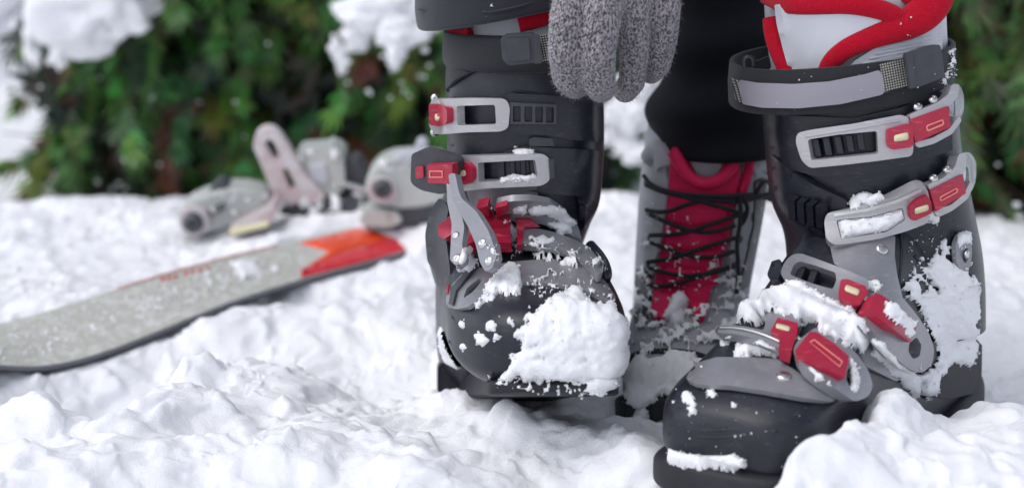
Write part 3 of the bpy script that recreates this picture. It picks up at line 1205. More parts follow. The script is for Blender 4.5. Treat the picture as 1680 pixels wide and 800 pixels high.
rsole = loft('sole', [
    (-.014, -.001, .014, .030, .041), (-.0125, -.001, .027, .026, .044), (-.006, -.001, .041, .022, .046), (.006, -.001, .050, .020, .047), (.04, -.001, .054, .016, .046),
    (.12, 0, .052, .010, .040), (.22, 0, .05, -.012, .016), (.28, 0, .05, -.012, .03), (.33, 0, .044, -.012, .036), (.345, 0, .03, -.010, .034)], ring_f(4.5, 4.5), M['black_matte'], RB)
# spine at the back
plate('heel_guard', [(1588, 545), (1603, 556), (1612, 566), (1611, 620), (1600, 645), (1560, 655), (1520, 650), (1512, 640), (1560, 600)], fit(S, [(1520, 560), (1605, 560), (1605, 640), (1520, 640)]), .001, .006, M['black_matte'], RB)

# liner: shell of the inner boot, tongue and red rolls
rliner = loft('liner', [(150, 1268, 1548, 1.238, .064), (100, 1266, 1548, 1.238, .066), (60, 1262, 1546, 1.238, .066), (20, 1258, 1545, 1.238, .066), (-25, 1258, 1548, 1.238, .067), (-28, 1268, 1538, 1.238, .062), (0, 1272, 1534, 1.238, .058), (120, 1280, 1530, 1.238, .055)],
               ring_h(2.3, roll=.08), M['linerw'], RB, caps=False)
SLi = Surf([rliner])
wing = [(1385, 118), (1402, 100), (1440, 76), (1485, 62), (1530, 42), (1546, 10), (1546, 112), (1480, 120)]
wg = plate('liner_wing', wing, fit(SLi, [(1380, 20), (1530, 20), (1530, 110), (1380, 110)]), .002, .006, M['linerw'], RB, conform=SLi)
for k in range(7):
    y = 62 + k * 6
    pts = [(1450 - k * 9, y + 10 + k * 1.5), (1480, y + 4), (1505, y - 1), (1524, y - 7)]
    q = []
    for (x, yy) in pts:
        h = SLi.hit(x, yy)
        if h:
            q.append(h[0] + h[1] * .0084)
    if len(q) > 2:
        tube('stitch_ridge', q, .0008, M['linerw'], wg, nseg=6, sm=1)
tg = [(1270, 8), (1340, 4), (1450, 10), (1478, 28), (1465, 50), (1420, 66), (1380, 85), (1350, 120), (1296, 122), (1284, 80), (1274, 40)]
plate('tongue', tg, fit(SLi, [(1275, 18), (1440, 18), (1440, 110), (1290, 110)]), .003, .006, M['linerw'], RB, conform=SLi, rnd=1)


def roll(pts, rad, lift, name='fleece_trim', S_=None, parent=None, flat=.7):
    q = []
    fS = fit(S_, pts)
    for (x, y) in pts:
        h = S_.hit(x, y)
        if h is None:
            p, nn = fpt(fS, x, y)
        else:
            p, nn = h
        q.append(lifted(p, nn, lift))
    return tube(name, q, rad, M['redfelt'], parent, nseg=20, flat=.55)


roll([(1256, -8), (1290, 8), (1340, 8), (1390, 6), (1430, 12), (1462, 22), (1482, 34), (1488, 40)], [.0062, .0066, .0066, .0066, .0066, .0064, .0056, .004], .009, S_=SLi, parent=RB)
roll([(1262, 30), (1266, 50), (1274, 78), (1284, 100), (1292, 122)], [.0045, .0058, .006, .006, .0055], .009, S_=SLi, parent=RB)
roll([(1352, 126), (1360, 104), (1384, 82), (1418, 66), (1452, 54), (1486, 42), (1512, 26), (1530, 4), (1538, -24)], [.0050, .0060, .0066, .0072, .0082, .0100, .0120, .013, .0125], .009, S_=SLi, parent=RB)
roll([(1262, -14), (1330, -22), (1420, -28), (1480, -16), (1512, -2)], [.007] * 5, .004, S_=SLi, parent=RB)

# power strap: a free loop standing off to the left
strap_rows = [(125, 1200, 1560, 1.235, .080)]


def strap_ring(xl, xr, Yc, ry, pyl, pyr, sag, wid, th, name, m, parent, nseg=96):
    """a band: left edge at pyl, right edge at pyr, front sagging by sag pixels, wid metres high"""
    V, Fs = [], []
    a, b2 = P(xl, pyl, Yc), P(xr, pyr, Yc)
    c = (a + b2) / 2
    hx = (b2.x - a.x) / 2
    for k in range(nseg):
        an = 2 * math.pi * k / nseg
        cx, sx_ = sup(an, 2.35)
        z = a.z + (b2.z - a.z) * (cx + 1) / 2 + sag * sx_
        for (dr, dz) in ((0, wid / 2), (th, wid / 2), (th * 1.3, 0), (th, -wid / 2), (0, -wid / 2), (-th * .1, 0)):
            V.append(Vector((c.x + cx * (hx + dr), c.y + sx_ * (ry + dr), z + dz)))
    for k in range(nseg):
        k2 = (k + 1) % nseg
        for j in range(6):
            j2 = (j + 1) % 6
            Fs.append([k * 6 + j, k * 6 + j2, k2 * 6 + j2, k2 * 6 + j])
    o_ = mesh_from(name, V, Fs, m, parent, True, bevel=.0006)
    return o_


rst = strap_ring(1206, 1549, 1.234, .080, 138, 98, .001, .030, .003, 'power_strap', M['strap'], RB)
Sst = Surf([rst])
lab = [(1211, 137), (1213, 131), (1240, 136), (1300, 138), (1360, 134), (1420, 122), (1443, 115), (1449, 126), (1451, 152), (1446, 156), (1380, 171), (1310, 178), (1250, 177), (1218, 171)]
plate('strap_label', lab, fit(Sst, lab), .0005, .0016, M['label'], RB, conform=Sst, rnd=1)
plate('webbing', [(1444, 105), (1490, 94), (1492, 140), (1452, 152)], None, .0008, .0012, M['web'], RB, conform=Sst)
plate('webbing', [(1200, 128), (1209, 132), (1215, 168), (1206, 164)], fit(Sst, [(1200, 128), (1240, 132), (1240, 168)]), .0008, .0012, M['web'], RB, conform=Sst)
fb = fit(Sst, [(1480, 85), (1540, 80), (1540, 140), (1480, 140)], 2, .01)
o = plate('strap_buckle', [(1490, 86), (1530, 73), (1543, 74), (1551, 126), (1500, 146)], fb, .001, .008, M['dgrey'], RB, bevel=.0025, rnd=1, seg=3)
plate('buckle_bar', [(1486, 88), (1496, 86), (1504, 142), (1494, 146)], fb, .008, .0035, M['dgrey'], o, bevel=.001)
ftube('strap_ring', [(1222, 112), (1220, 98), (1228, 93), (1236, 98), (1236, 110)], const(1.20), .0, .0018, M['black'], RB)
plate('strap_tail', [(1232, 104), (1262, 92), (1266, 112), (1250, 118), (1236, 118)], const(1.215), 0, .003, M['strap'], RB, rnd=1)

# cuff flaps
fl = [(1254, 184), (1300, 190), (1400, 194), (1480, 176), (1540, 150), (1561, 140), (1563, 246), (1500, 268), (1420, 285), (1340, 290), (1290, 276), (1266, 256)]
fl1 = plate('cuff_flap', fl, fit(S, fl), .0008, .004, M['black'], RB, conform=S, bevel=.001)
fl = [(1264, 252), (1275, 262), (1300, 283), (1340, 306), (1387, 327), (1391, 340), (1374, 346), (1362, 352), (1352, 378), (1320, 372), (1292, 362), (1272, 326)]
fl2 = plate('cuff_flap', fl, fit(S, fl), .001, .0055, M['black'], RB, conform=S, bevel=.0012, rnd=1)
S3 = Surf([rshell, rcuff, fl1, fl2])
ff = fit(S3, [(1290, 320), (1360, 330), (1360, 376), (1290, 366)], 1)
for k in range(4):
    x = 1292 + 15 * k
    y = 327 + 4 * k
    plate('tooth', [(x, y), (x + 11, y + 2), (x + 13, y + 37), (x + 2, y + 33)], ff, .002, .006 if k < 4 else .004, M['black'], fl2, bevel=.0009)
# grey ankle plate
gp = [(1360, 396), (1400, 398), (1440, 393), (1469, 386), (1468, 420), (1472, 450), (1484, 500), (1500, 540), (1530, 600), (1470, 625), (1420, 600), (1400, 540), (1424, 470), (1395, 452), (1368, 432)]
gpl = plate('ankle_plate', gp, fit(S, gp), .0012, .003, M['grey'], RB, conform=S, rnd=1)
S4 = Surf([rshell, rcuff, gpl])
fp = fit(S4, [(1435, 395), (1460, 395), (1460, 420), (1435, 420)], 1)
rivet('rivet', 1447, 408, 10.5, fp, .0005, M['steel'], RB, dome=.2, hole=False)
fsm = fit(S, [(1110, 650), (1340, 650), (1340, 760), (1110, 760)])
for pts in ([(1100, 700), (1150, 706), (1210, 704), (1270, 694), (1330, 690)], [(1098, 712), (1150, 717), (1215, 715), (1275, 706)], [(1115, 668), (1180, 664), (1260, 668), (1340, 684)]):
    q = []
    for (x, y) in pts:
        h = S.hit(x, y)
        if h:
            q.append(h[0] + h[1] * .0001)
    tube('moulded_seam', q, .0009, M['black'], RB, nseg=8)
for pts in ([(1256, 196), (1330, 300 - 90), (1420, 204), (1500, 186), (1556, 160)], [(1300, 372), (1296, 410), (1276, 440)], [(1474, 470), (1480, 420), (1476, 384)], [(1500, 420), (1540, 470), (1566, 520), (1570, 560)]):
    q = []
    for (x, y) in pts:
        h = S.hit(x, y)
        if h:
            q.append(h[0] + h[1] * .0002)
    if len(q) > 2:
        tube('moulded_seam', q, .0011, M['black'], RB, nseg=8)
# pivot
fpv = fit(S, [(1560, 380), (1594, 380), (1594, 445), (1560, 445)], 1, .005)
o = plate('pivot_ring', [(1568, 400), (1576, 383), (1590, 384), (1596, 410), (1592, 440), (1580, 448), (1569, 432)], fpv, .001, .004, M['grey'], RB, rnd=2)
pn = (fpt(fpv, 1583, 416)[1] + Vector((.9, 0, 0))).normalized()
rivet('pivot_bolt', 1585, 417, 15, fpv, .003, M['black'], o, nn=pn, dome=.15)
rivet('bolt_head', 1587, 417, 7, fpv, .0065, M['steel'], o, nn=pn)


def lever_set(parent, red, topbar, botbar, tip, screws, f, lift, line=None):
    o = plate('lever', red, f, lift, .008, M['red'], parent, bevel=.0018, seg=3)
    if line:
        plate('lever_line', line[0], f, lift + .0082, .0003, M['pink'], o, holes=[line[1]], bevel=0, rnd=1)
    a_ = plate('lever_bracket', topbar, f, lift - .001, .0075, M['silver'], parent, bevel=.0015, seg=3, rnd=1)
    plate('lever_bracket', botbar, f, lift - .001, .0075, M['silver'], parent, bevel=.0015, seg=3, rnd=1)
    for (x, y) in screws:
        rivet('screw', x, y, 8, f, lift + .004, M['steel'], a_, nn=Vector((.15, -.55, .8)))
    if tip:
        plate('lever_tip', tip[0], f, lift - .001, .006, M['clear'], parent, holes=[tip[1]] if tip[1] else [], bevel=.0018, rnd=2, seg=3)


# buckle 1
q = [(1310, 220), (1490, 190), (1498, 250), (1326, 272)]
f1 = fit(S3, q, 2, .01)
o = buckle_frame(RB, [(1305, 232), (1308, 218), (1330, 213), (1400, 203), (1478, 188), (1491, 193), (1492, 204), (1499, 240), (1497, 256), (1440, 264), (1380, 271), (1328, 276), (1314, 262)],
                 [(1325, 229), (1375, 221), (1439, 215), (1441, 252), (1385, 258), (1331, 263)], f1, .006, .0065,
                 [(1336, 228, 1342, 258), (1354, 225, 1360, 256), (1373, 223, 1379, 253), (1392, 221, 1397, 250), (1410, 218, 1415, 247)], 12)
plate('loop_groove', [(1318, 222), (1400, 209), (1476, 196), (1477, 199), (1401, 213), (1319, 226)], f1, .0128, .0008, M['silver'], o, bevel=.0003)
rb = plate('release_catch', [(1456, 212), (1492, 202), (1498, 207), (1499, 238), (1494, 242), (1464, 246), (1456, 240)], f1, .008, .009, M['red'], o, bevel=.002, rnd=1, seg=3)
plate('catch_label', [(1467, 222), (1490, 217), (1491, 229), (1467, 233)], f1, .0171, .0004, M['yellow'], rb, bevel=0, rnd=1)
fL = fit(S3, [(1440, 180), (1560, 160), (1560, 220), (1440, 240)], 2, .01)
lever_set(RB, [(1493, 196), (1556, 174), (1560, 208), (1502, 235)],
          [(1492, 188), (1494, 197), (1530, 188), (1560, 173), (1572, 158), (1574, 140), (1562, 138), (1556, 155), (1538, 168), (1510, 180)],
          [(1500, 234), (1530, 226), (1558, 211), (1574, 190), (1578, 198), (1562, 220), (1532, 236), (1506, 243)],
          ([(1556, 150), (1562, 138), (1574, 137), (1582, 155), (1582, 180), (1574, 203), (1562, 214), (1561, 204), (1568, 190), (1568, 165), (1560, 158)], None),
          [(1506, 174), (1531, 162)], fL, .006, ([(1519, 206), (1548, 195), (1550, 205), (1521, 217)], [(1521, 208), (1546, 198), (1547, 203), (1523, 213)]))
# buckle 2
q = [(1355, 350), (1520, 310), (1522, 365), (1370, 400)]
f2 = fit(S3, q, 2, .01)
o = buckle_frame(RB, [(1352, 362), (1357, 349), (1400, 342), (1460, 325), (1505, 305), (1521, 308), (1525, 325), (1529, 352), (1522, 366), (1485, 380), (1440, 392), (1395, 399), (1369, 402), (1355, 392)],
                 [(1372, 361), (1430, 355), (1481, 341), (1485, 361), (1455, 380), (1380, 392)], f2, .006, .0065, [(1395, 362, 1399, 385), (1415, 360, 1419, 383), (1435, 355, 1439, 378)], 11)
plate('loop_groove', [(1368, 350), (1420, 342), (1470, 328), (1512, 309), (1514, 314), (1472, 333), (1422, 347), (1369, 355)], f2, .0128, .0008, M['steel'], o, bevel=.0003)
rb = plate('release_catch', [(1492, 342), (1506, 330), (1522, 323), (1528, 330), (1529, 350), (1500, 363), (1494, 357)], f2, .008, .009, M['red'], o, bevel=.002, rnd=1, seg=3)
plate('catch_label', [(1501, 342), (1523, 335), (1524, 345), (1501, 352)], f2, .0171, .0004, M['yellow'], rb, bevel=0, rnd=1)
fL = fit(S3, [(1460, 300), (1580, 270), (1580, 330), (1460, 360)], 2, .01)
lever_set(RB, [(1526, 313), (1580, 286), (1585, 317), (1536, 347)],
          [(1522, 303), (1526, 313), (1545, 308), (1572, 293), (1586, 274), (1584, 250), (1573, 252), (1568, 272), (1556, 286), (1540, 296)],
          [(1533, 345), (1560, 336), (1582, 318), (1593, 295), (1597, 305), (1588, 326), (1562, 346), (1538, 357)],
          ([(1570, 262), (1578, 250), (1592, 249), (1602, 265), (1602, 295), (1595, 314), (1584, 324), (1585, 314), (1590, 300), (1590, 275), (1578, 268)], None),
          [(1532, 291), (1554, 277)], fL, .006, ([(1541, 323), (1571, 307), (1573, 315), (1543, 331)], [(1543, 325), (1569, 310), (1570, 314), (1545, 328)]))
# buckle 3
q = [(1285, 440), (1420, 455), (1420, 500), (1290, 480)]
f3 = fit(S4, q, 2, .01)
plate('loop_end', [(1258, 450), (1266, 428), (1280, 424), (1284, 440), (1276, 458), (1264, 460)], f3, .002, .010, M['black'], RB, rnd=1)
o = buckle_frame(RB, [(1279, 448), (1288, 428), (1300, 417), (1314, 415), (1350, 428), (1390, 443), (1424, 458), (1426, 470), (1420, 486), (1404, 506), (1370, 494), (1330, 476), (1290, 462)],
                 [(1296, 450), (1302, 434), (1312, 428), (1340, 436), (1371, 447), (1372, 460), (1366, 474), (1330, 464)], f3, .006, .0065, [(1318, 432, 1308, 456), (1338, 438, 1328, 464)], 13, m=M['grey'])
rb = plate('release_catch', [(1379, 458), (1390, 457), (1421, 469), (1425, 478), (1410, 501), (1398, 499), (1375, 484)], f3, .008, .010, M['red'], o, bevel=.002, rnd=1, seg=3)
plate('catch_label', [(1388, 466), (1411, 475), (1408, 485), (1385, 476)], f3, .0181, .0004, M['yellow'], rb, bevel=0, rnd=1)
ftube('hinge_pin', [(1408, 484), (1430, 496)], f3, .012, .0022, M['steel'], RB)
q = [(1424, 480), (1505, 520), (1525, 600), (1440, 540)]
f3b = fit(S4, q, 2, .01)
o = plate('lever_bracket', [(1442, 474), (1456, 472), (1480, 486), (1506, 518), (1524, 545), (1533, 572), (1530, 596), (1514, 612), (1492, 606), (1466, 584), (1440, 552), (1418, 526), (1420, 504)],
          f3b, .006, .008, M['grey'], RB, bevel=.0025, rnd=2, seg=3, holes=[[(1492, 562), (1504, 552), (1512, 566), (1509, 584), (1498, 589), (1490, 576)]])
plate('lever', [(1437, 480), (1448, 484), (1480, 508), (1506, 532), (1494, 561), (1455, 532), (1422, 506)], f3b, .010, .009, M['red'], RB, bevel=.002, seg=3)
rivet('screw', 1430, 535, 9, f3b, .006, M['steel'], o)
rivet('screw', 1455, 562, 9, f3b, .006, M['steel'], o)
# buckle 4
q = [(1180, 535), (1300, 520), (1300, 575), (1200, 545)]
f4 = fit(S4, q, 2, .01)
o = plate('buckle_loop', [(1176, 545), (1180, 533), (1196, 531), (1230, 536), (1252, 541), (1256, 530), (1250, 516), (1238, 508), (1238, 500), (1260, 503), (1300, 514), (1315, 521), (1314, 530), (1302, 552), (1286, 572), (1276, 568), (1240, 554), (1200, 546)],
          f4, .006, .0065, M['grey'], RB, bevel=.0022, rnd=1, seg=3, step=6)
ftube('loop_wire', [(1180, 537), (1210, 537), (1245, 545), (1280, 560)], f4, .0138, .0011, M['steel'], o)
rb = plate('release_catch', [(1276, 520), (1309, 529), (1308, 545), (1298, 577), (1277, 570), (1282, 555), (1264, 543)], f4, .009, .009, M['red'], o, bevel=.002, seg=3)
plate('catch_label', [(1274, 529), (1296, 535), (1295, 543), (1272, 537)], f4, .0181, .0004, M['yellow'], rb, bevel=0, rnd=1)
ftube('hinge_pin', [(1294, 548), (1320, 563)], f4, .012, .0022, M['steel'], RB)
q = [(1310, 540), (1400, 580), (1425, 640), (1320, 590)]
f4b = fit(S4, q, 2, .01)
o = plate('lever_bracket', [(1338, 536), (1354, 538), (1382, 556), (1406, 580), (1424, 605), (1433, 632), (1425, 650), (1402, 659), (1382, 645), (1350, 622), (1320, 600), (1300, 578), (1306, 560)],
          f4b, .006, .008, M['grey'], RB, bevel=.0025, rnd=2, seg=3, holes=[[(1391, 604), (1404, 600), (1414, 620), (1410, 638), (1397, 638), (1388, 622)]])
lv = plate('lever', [(1329, 543), (1340, 544), (1368, 562), (1393, 584), (1386, 620), (1345, 598), (1304, 575)], f4b, .010, .009, M['red'], RB, bevel=.002, seg=3)
plate('lever_line', [(1328, 560), (1336, 555), (1384, 592), (1378, 602)], f4b, .0192, .0003, M['pink'], lv, holes=[[(1330, 561), (1336, 558), (1381, 593), (1377, 599)]], bevel=0)
rivet('screw', 1318, 595, 10, f4b, .004, M['steel'], o)
rivet('screw', 1346, 618, 9, f4b, .004, M['steel'], o)
# toe panel
tp = [(1125, 621), (1132, 606), (1145, 594), (1175, 585), (1225, 585), (1275, 588), (1310, 610), (1345, 634), (1374, 650), (1368, 659), (1320, 652), (1260, 641), (1200, 632), (1140, 628)]
tpo = plate('toe_panel', tp, fit(S, tp), .001, .0035, M['grey'], RB, conform=S, rnd=1, bevel=.001)
ft = fit(Surf([rshell, tpo]), [(1270, 600), (1300, 600), (1300, 630), (1270, 630)], 1)
rivet('rivet', 1286, 616, 13, ft, .0005, M['steel'], tpo, dome=.2, hole=False)

#@@HIKE
HB = thing('snow_boot', 'grey lace-up snow boot with crimson tongue and black laces, standing between the two ski boots', 'snow boot', P(1110, 690, 1.33))
hshaft = loft('shaft', [
    (205, 1064, 1262, 1.43, .062), (240, 1058, 1264, 1.43, .066), (300, 1051, 1258, 1.43, .068), (370, 1046, 1246, 1.425, .070), (440, 1042, 1232, 1.42, .074), (500, 1040, 1222, 1.415, .078), (560, 1034, 1215, 1.41, .080)],
    ring_h(2.2), M['bootgrey'], HB)
hfoot = loft('toe_cap', [
    (1.262, 1075, 1135, 610, 650), (1.266, 1050, 1165, 592, 662), (1.278, 1030, 1185, 575, 670), (1.30, 1022, 1200, 548, 672), (1.33, 1024, 1210, 510, 674), (1.36, 1028, 1216, 470, 674), (1.40, 1034, 1220, 430, 676), (1.46, 1040, 1220, 420, 676), (1.5, 1060, 1205, 430, 676)],
    ring_y(2.4), M['bootgrey'], HB)
loft('sole', [(1.252, 1060, 1150, 655, 680), (1.256, 1030, 1175, 650, 688), (1.27, 1012, 1195, 645, 692), (1.33, 1008, 1210, 650, 688), (1.42, 1015, 1215, 650, 686), (1.5, 1030, 1205, 652, 684)], ring_y(7), M['black_matte'], HB)
SH = Surf([hshaft, hfoot])
ftube('welt', [(1018, 600), (1032, 586), (1060, 578), (1100, 576), (1140, 580), (1170, 592), (1184, 606)], fit(SH, [(1018, 575), (1184, 575), (1184, 620), (1018, 620)]), .001, .0028, M['black_matte'], HB)
for k in range(6):
    x = 1022 + k * 24
    plate('sole_lug', [(x, 648), (x + 13, 646), (x + 12, 688), (x + 1, 688)], const(1.256 if k > 0 else 1.262), 0, .005, M['black_matte'], HB, bevel=.001)
tg = [(1100, 245), (1108, 240), (1122, 256), (1138, 286), (1158, 298), (1178, 290), (1190, 268), (1206, 264), (1216, 278), (1212, 300), (1204, 330), (1200, 370), (1190, 410), (1178, 450), (1164, 480), (1160, 515), (1146, 520), (1130, 490), (1118, 492), (1085, 520), (1066, 514), (1072, 480), (1078, 440), (1088, 390), (1094, 340), (1098, 300)]
htg = plate('tongue', tg, fit(SH, tg), .001, .007, M['pinkred'], HB, conform=SH, bevel=.002, rnd=1)
SH2 = Surf([hshaft, hfoot, htg])
for (y, dx) in ((352, 0), (392, 3), (424, 6), (452, 9)):
    ftube('tongue_pad', [(1098 - dx * .6, y), (1140, y + 5), (1192 - dx * 2, y)], fit(SH2, [(1098, 330), (1195, 330), (1180, 460), (1090, 460)]), .001, .0075, M['pinkred'], htg, flat=.6)
for pts in ([(1104, 248), (1112, 262), (1128, 290), (1156, 304), (1184, 294), (1200, 272), (1210, 270)],):
    ftube('tongue_collar', pts, fit(SH2, pts), .006, .005, M['pinkred'], htg)
# padded collars left and right
for pts, rr in (([(1068, 262), (1076, 250), (1090, 250), (1096, 276)], .0095), ([(1226, 280), (1242, 266), (1258, 272)], .0085)):
    ftube('collar', pts, fit(SH, [(1066, 240), (1262, 240), (1262, 300), (1066, 300)]), .001, rr, M['bootgrey'], HB)
ftube('collar_lining', [(1216, 316), (1226, 290), (1232, 262), (1234, 250)], fit(SH, [(1200, 240), (1262, 240), (1262, 320), (1200, 320)]), .002, .004, M['pinkred'], HB)
for (x0, pts) in ((0, [(1064, 262), (1086, 258), (1096, 300), (1092, 340), (1082, 400), (1070, 450), (1056, 440), (1054, 360), (1056, 300)]),
                  (1, [(1212, 320), (1236, 270), (1258, 272), (1252, 340), (1238, 400), (1216, 450), (1196, 452), (1200, 400), (1206, 350)])):
    plate('side_panel', pts, fit(SH, pts), .001, .003, M['bootgrey'], HB, conform=SH, rnd=1, bevel=.001)
fh = fit(SH2, [(1050, 290), (1240, 290), (1230, 470), (1060, 470)])
laces = [
    [(1056, 288), (1068, 304), (1100, 316), (1150, 322), (1200, 322), (1240, 318), (1270, 330)],
    [(1060, 304), (1100, 320), (1160, 326), (1210, 334), (1262, 318)],
    [(1110, 318), (1160, 334), (1200, 344), (1218, 352)],
    [(1060, 344), (1090, 350), (1140, 330), (1200, 328), (1250, 322)],
    [(1066, 352), (1110, 372), (1160, 384), (1206, 370)],
    [(1066, 386), (1120, 384), (1170, 366), (1214, 352)],
    [(1068, 398), (1120, 418), (1168, 424), (1204, 412)],
    [(1062, 430), (1110, 422), (1160, 404), (1208, 390)],
    [(1066, 440), (1110, 452), (1150, 452), (1196, 438)],
    [(1064, 468), (1100, 470), (1150, 452), (1196, 440)],
    [(1214, 322), (1216, 360), (1208, 400), (1212, 440), (1208, 482)],
    [(1218, 322), (1228, 340), (1222, 362), (1212, 372)],
    [(1240, 318), (1250, 300), (1262, 296), (1275, 320)],
]
for pts in laces:
    ftube('lace', pts, fh, .0100, .0017, M['lace'], HB, nseg=8)
for (x, y) in ((1060, 300), (1064, 348), (1066, 390), (1064, 434), (1236, 318), (1222, 352), (1214, 392), (1206, 436)):
    rivet('eyelet', x, y, 7, fh, .003, M['dgrey'], HB, dome=.3)
pts = [(1240, 296), (1262, 290), (1258, 360), (1246, 410), (1232, 470), (1212, 478), (1224, 430), (1238, 370)]
plate('side_panel', pts, fit(SH, pts), .002, .003, M['dgrey'], HB, conform=SH, rnd=1, bevel=.001)
pts = [(1044, 440), (1064, 450), (1066, 480), (1058, 520), (1040, 530), (1038, 480)]
plate('side_panel', pts, fit(SH, pts), .002, .003, M['dgrey'], HB, conform=SH, rnd=1, bevel=.001)
# ankle fold lines
for pts in ([(1048, 540), (1090, 530), (1140, 532), (1200, 545)], [(1044, 560), (1090, 556), (1150, 560)]):
    ftube('seam', pts, fit(SH, [(1044, 520), (1200, 520), (1200, 565), (1044, 565)]), .0, .0022, M['bootgrey'], HB)

#@@PERSON
PE = thing('person', 'person in black trousers and grey knit glove fastening a ski boot', 'person', P(1160, 200, 1.43))
tr2 = [np.random.default_rng(5)]


def cloth(amp, fr):
    def d(v):
        z = v.z
        w = amp * math.sin(z * fr + 3 * math.sin(v.x * 22) + v.x * 30) * max(0, min(1, (.36 - z) / .14 + .15))
        c = Vector((.17, 1.42, z))
        return v + (v - c).normalized() * w
    return d


leg = loft('trouser_leg', [
    (-420, 1085, 1330, 1.40, .085), (-250, 1090, 1310, 1.41, .08), (-100, 1092, 1300, 1.42, .078), (0, 1090, 1295, 1.425, .078), (80, 1082, 1290, 1.425, .078), (150, 1074, 1290, 1.425, .08), (200, 1064, 1288, 1.425, .082),
    (222, 1060, 1286, 1.425, .082), (236, 1066, 1284, 1.425, .08), (243, 1080, 1276, 1.425, .074), (236, 1090, 1262, 1.425, .066)], ring_h(2.1, roll=.03), M['trouser'], PE, sub=10, nseg=120, caps=False, disp=cloth(.0055, 130))
leg2 = loft('trouser_leg', [
    (-420, 670, 990, 1.33, .09), (-250, 672, 985, 1.32, .088), (-100, 678, 982, 1.31, .085), (-40, 681, 982, 1.305, .085), (-14, 681, 984, 1.305, .085), (8, 684, 985, 1.305, .085), (16, 687, 984, 1.305, .084), (18, 695, 978, 1.305, .078), (6, 705, 970, 1.305, .070)],
    ring_h(2.4, roll=.19), M['navy'], PE, sub=6, nseg=96, caps=False)
SLg = Surf([leg2])
ftube('hem_seam', [(686, 16), (740, 22), (800, 22), (860, 10), (900, -6)], fit(SLg, [(690, 0), (900, 0), (900, 30), (690, 30)]), .0002, .0009, M['navy'], leg2, nseg=6)
# red fleece peeping out of the worn boot
roll([(734, 62), (746, 60), (762, 60), (772, 58)], .0055, .004, S_=SL, parent=LB)
roll([(850, 36), (875, 30), (900, 22), (925, 14)], .0075, .006, S_=SL, parent=LB)
roll([(738, 60), (740, 74), (744, 86)], .004, .002, S_=SL, parent=LB)

# glove
def capsules(chains, name, m, parent, voxel=.0011, smooth=5):
    bm = bmesh.new()
    for ch in chains:
        for i in range(len(ch) - 1):
            (p, r0), (q, r1) = ch[i], ch[i + 1]
            for (c, r_) in ((p, r0), (q, r1)):
                bmesh.ops.create_uvsphere(bm, u_segments=18, v_segments=12, radius=r_, matrix=Matrix.Translation(c))
            d = q - p
            L = d.length
            if L < 1e-5:
                continue
            mt = Matrix.Translation((p + q) / 2) @ d.to_track_quat('Z', 'Y').to_matrix().to_4x4()
            bmesh.ops.create_cone(bm, cap_ends=True, segments=18, radius1=r0, radius2=r1, depth=L, matrix=mt)
    me = bpy.data.meshes.new(name)
    bm.to_mesh(me)
    bm.free()
    o = bpy.data.objects.new(name, me)
    COL.objects.link(o)
    md = o.modifiers.new('r', 'REMESH')
    md.mode = 'VOXEL'
    md.voxel_size = voxel
    md = o.modifiers.new('s', 'SMOOTH')
    md.iterations = smooth
    md.factor = .5
    dg = bpy.context.evaluated_depsgraph_get()
    me2 = bpy.data.meshes.new_from_object(o.evaluated_get(dg))
    bpy.data.objects.remove(o)
    me2.name = name
    o = new_obj(name, me2, m)
    attach(o, parent)
    return o


def PX(x, y, Y, rp):
    return (P(x, y, Y), rp * Y / F)


chains = [
    [PX(955, -40, 1.165, 38), PX(936, 28, 1.146, 35), PX(930, 82, 1.143, 32), PX(934, 124, 1.158, 29), PX(944, 138, 1.180, 25)],
    [PX(994, -40, 1.157, 38), PX(988, 24, 1.140, 33), PX(982, 84, 1.137, 29), PX(982, 132, 1.152, 28), PX(986, 144, 1.176, 25)],
    [PX(1036, -40, 1.160, 38), PX(1036, 22, 1.158, 32), PX(1040, 88, 1.172, 25), PX(1037, 134, 1.186, 22), PX(1026, 148, 1.206, 21)],
    [PX(1072, -40, 1.172, 38), PX(1087, 10, 1.166, 31), PX(1088, 58, 1.176, 25), PX(1080, 104, 1.190, 22), PX(1068, 118, 1.210, 20)],
    [PX(960, 10, 1.175, 34), PX(1010, 14, 1.170, 38), PX(1076, 4, 1.178, 37)],
    [PX(975, -60, 1.18, 46), PX(1040, -60, 1.18, 50)],
    [PX(985, -140, 1.18, 50), PX(1030, -140, 1.18, 50)],
    [PX(1010, -60, 1.18, 60), PX(1008, -190, 1.19, 55), PX(1010, -260, 1.20, 62)],
    # thumb, behind the strap
    [PX(975, -20, 1.20, 34), PX(945, 30, 1.212, 27), PX(925, 70, 1.216, 23)],
]
glove = capsules(chains, 'glove', M['knit'], PE)
me = glove.data
# loose fibres of the wool
vs, ns = [], []
off = ABS[glove.name]
for v in random.sample(list(me.vertices), min(5200, len(me.vertices))):
    vs.append(Vector(v.co) + off)
    ns.append(Vector(v.normal))
V, Fs = [], []
for p, nn in zip(vs, ns):
    d = (nn + Vector((random.gauss(0, .6), random.gauss(0, .6), random.gauss(0, .6)))).normalized()
    L = random.uniform(.0012, .0034)
    s = d.orthogonal().normalized() * .00009
    k = len(V)
    mid = p + d * L * .5 + Vector((random.gauss(0, .0003), 0, random.gauss(0, .0003)))
    V += [p - s, p + s, mid - s, mid + s, p + d * L - Vector((0, 0, .0004))]
    Fs += [[k, k + 1, k + 3, k + 2], [k + 2, k + 3, k + 4]]
fz = mat('wool_fibre', (.34, .33, .36), .9)
fz_o = mesh_from('wool_fibres', V, Fs, fz, glove)
fz_o['kind'] = 'stuff'
SG = Surf([glove])

#@@SKI
SK = thing('ski', 'pale grey ski with orange and red end lying diagonally on the snow', 'ski', P(300, 520, 1.65))
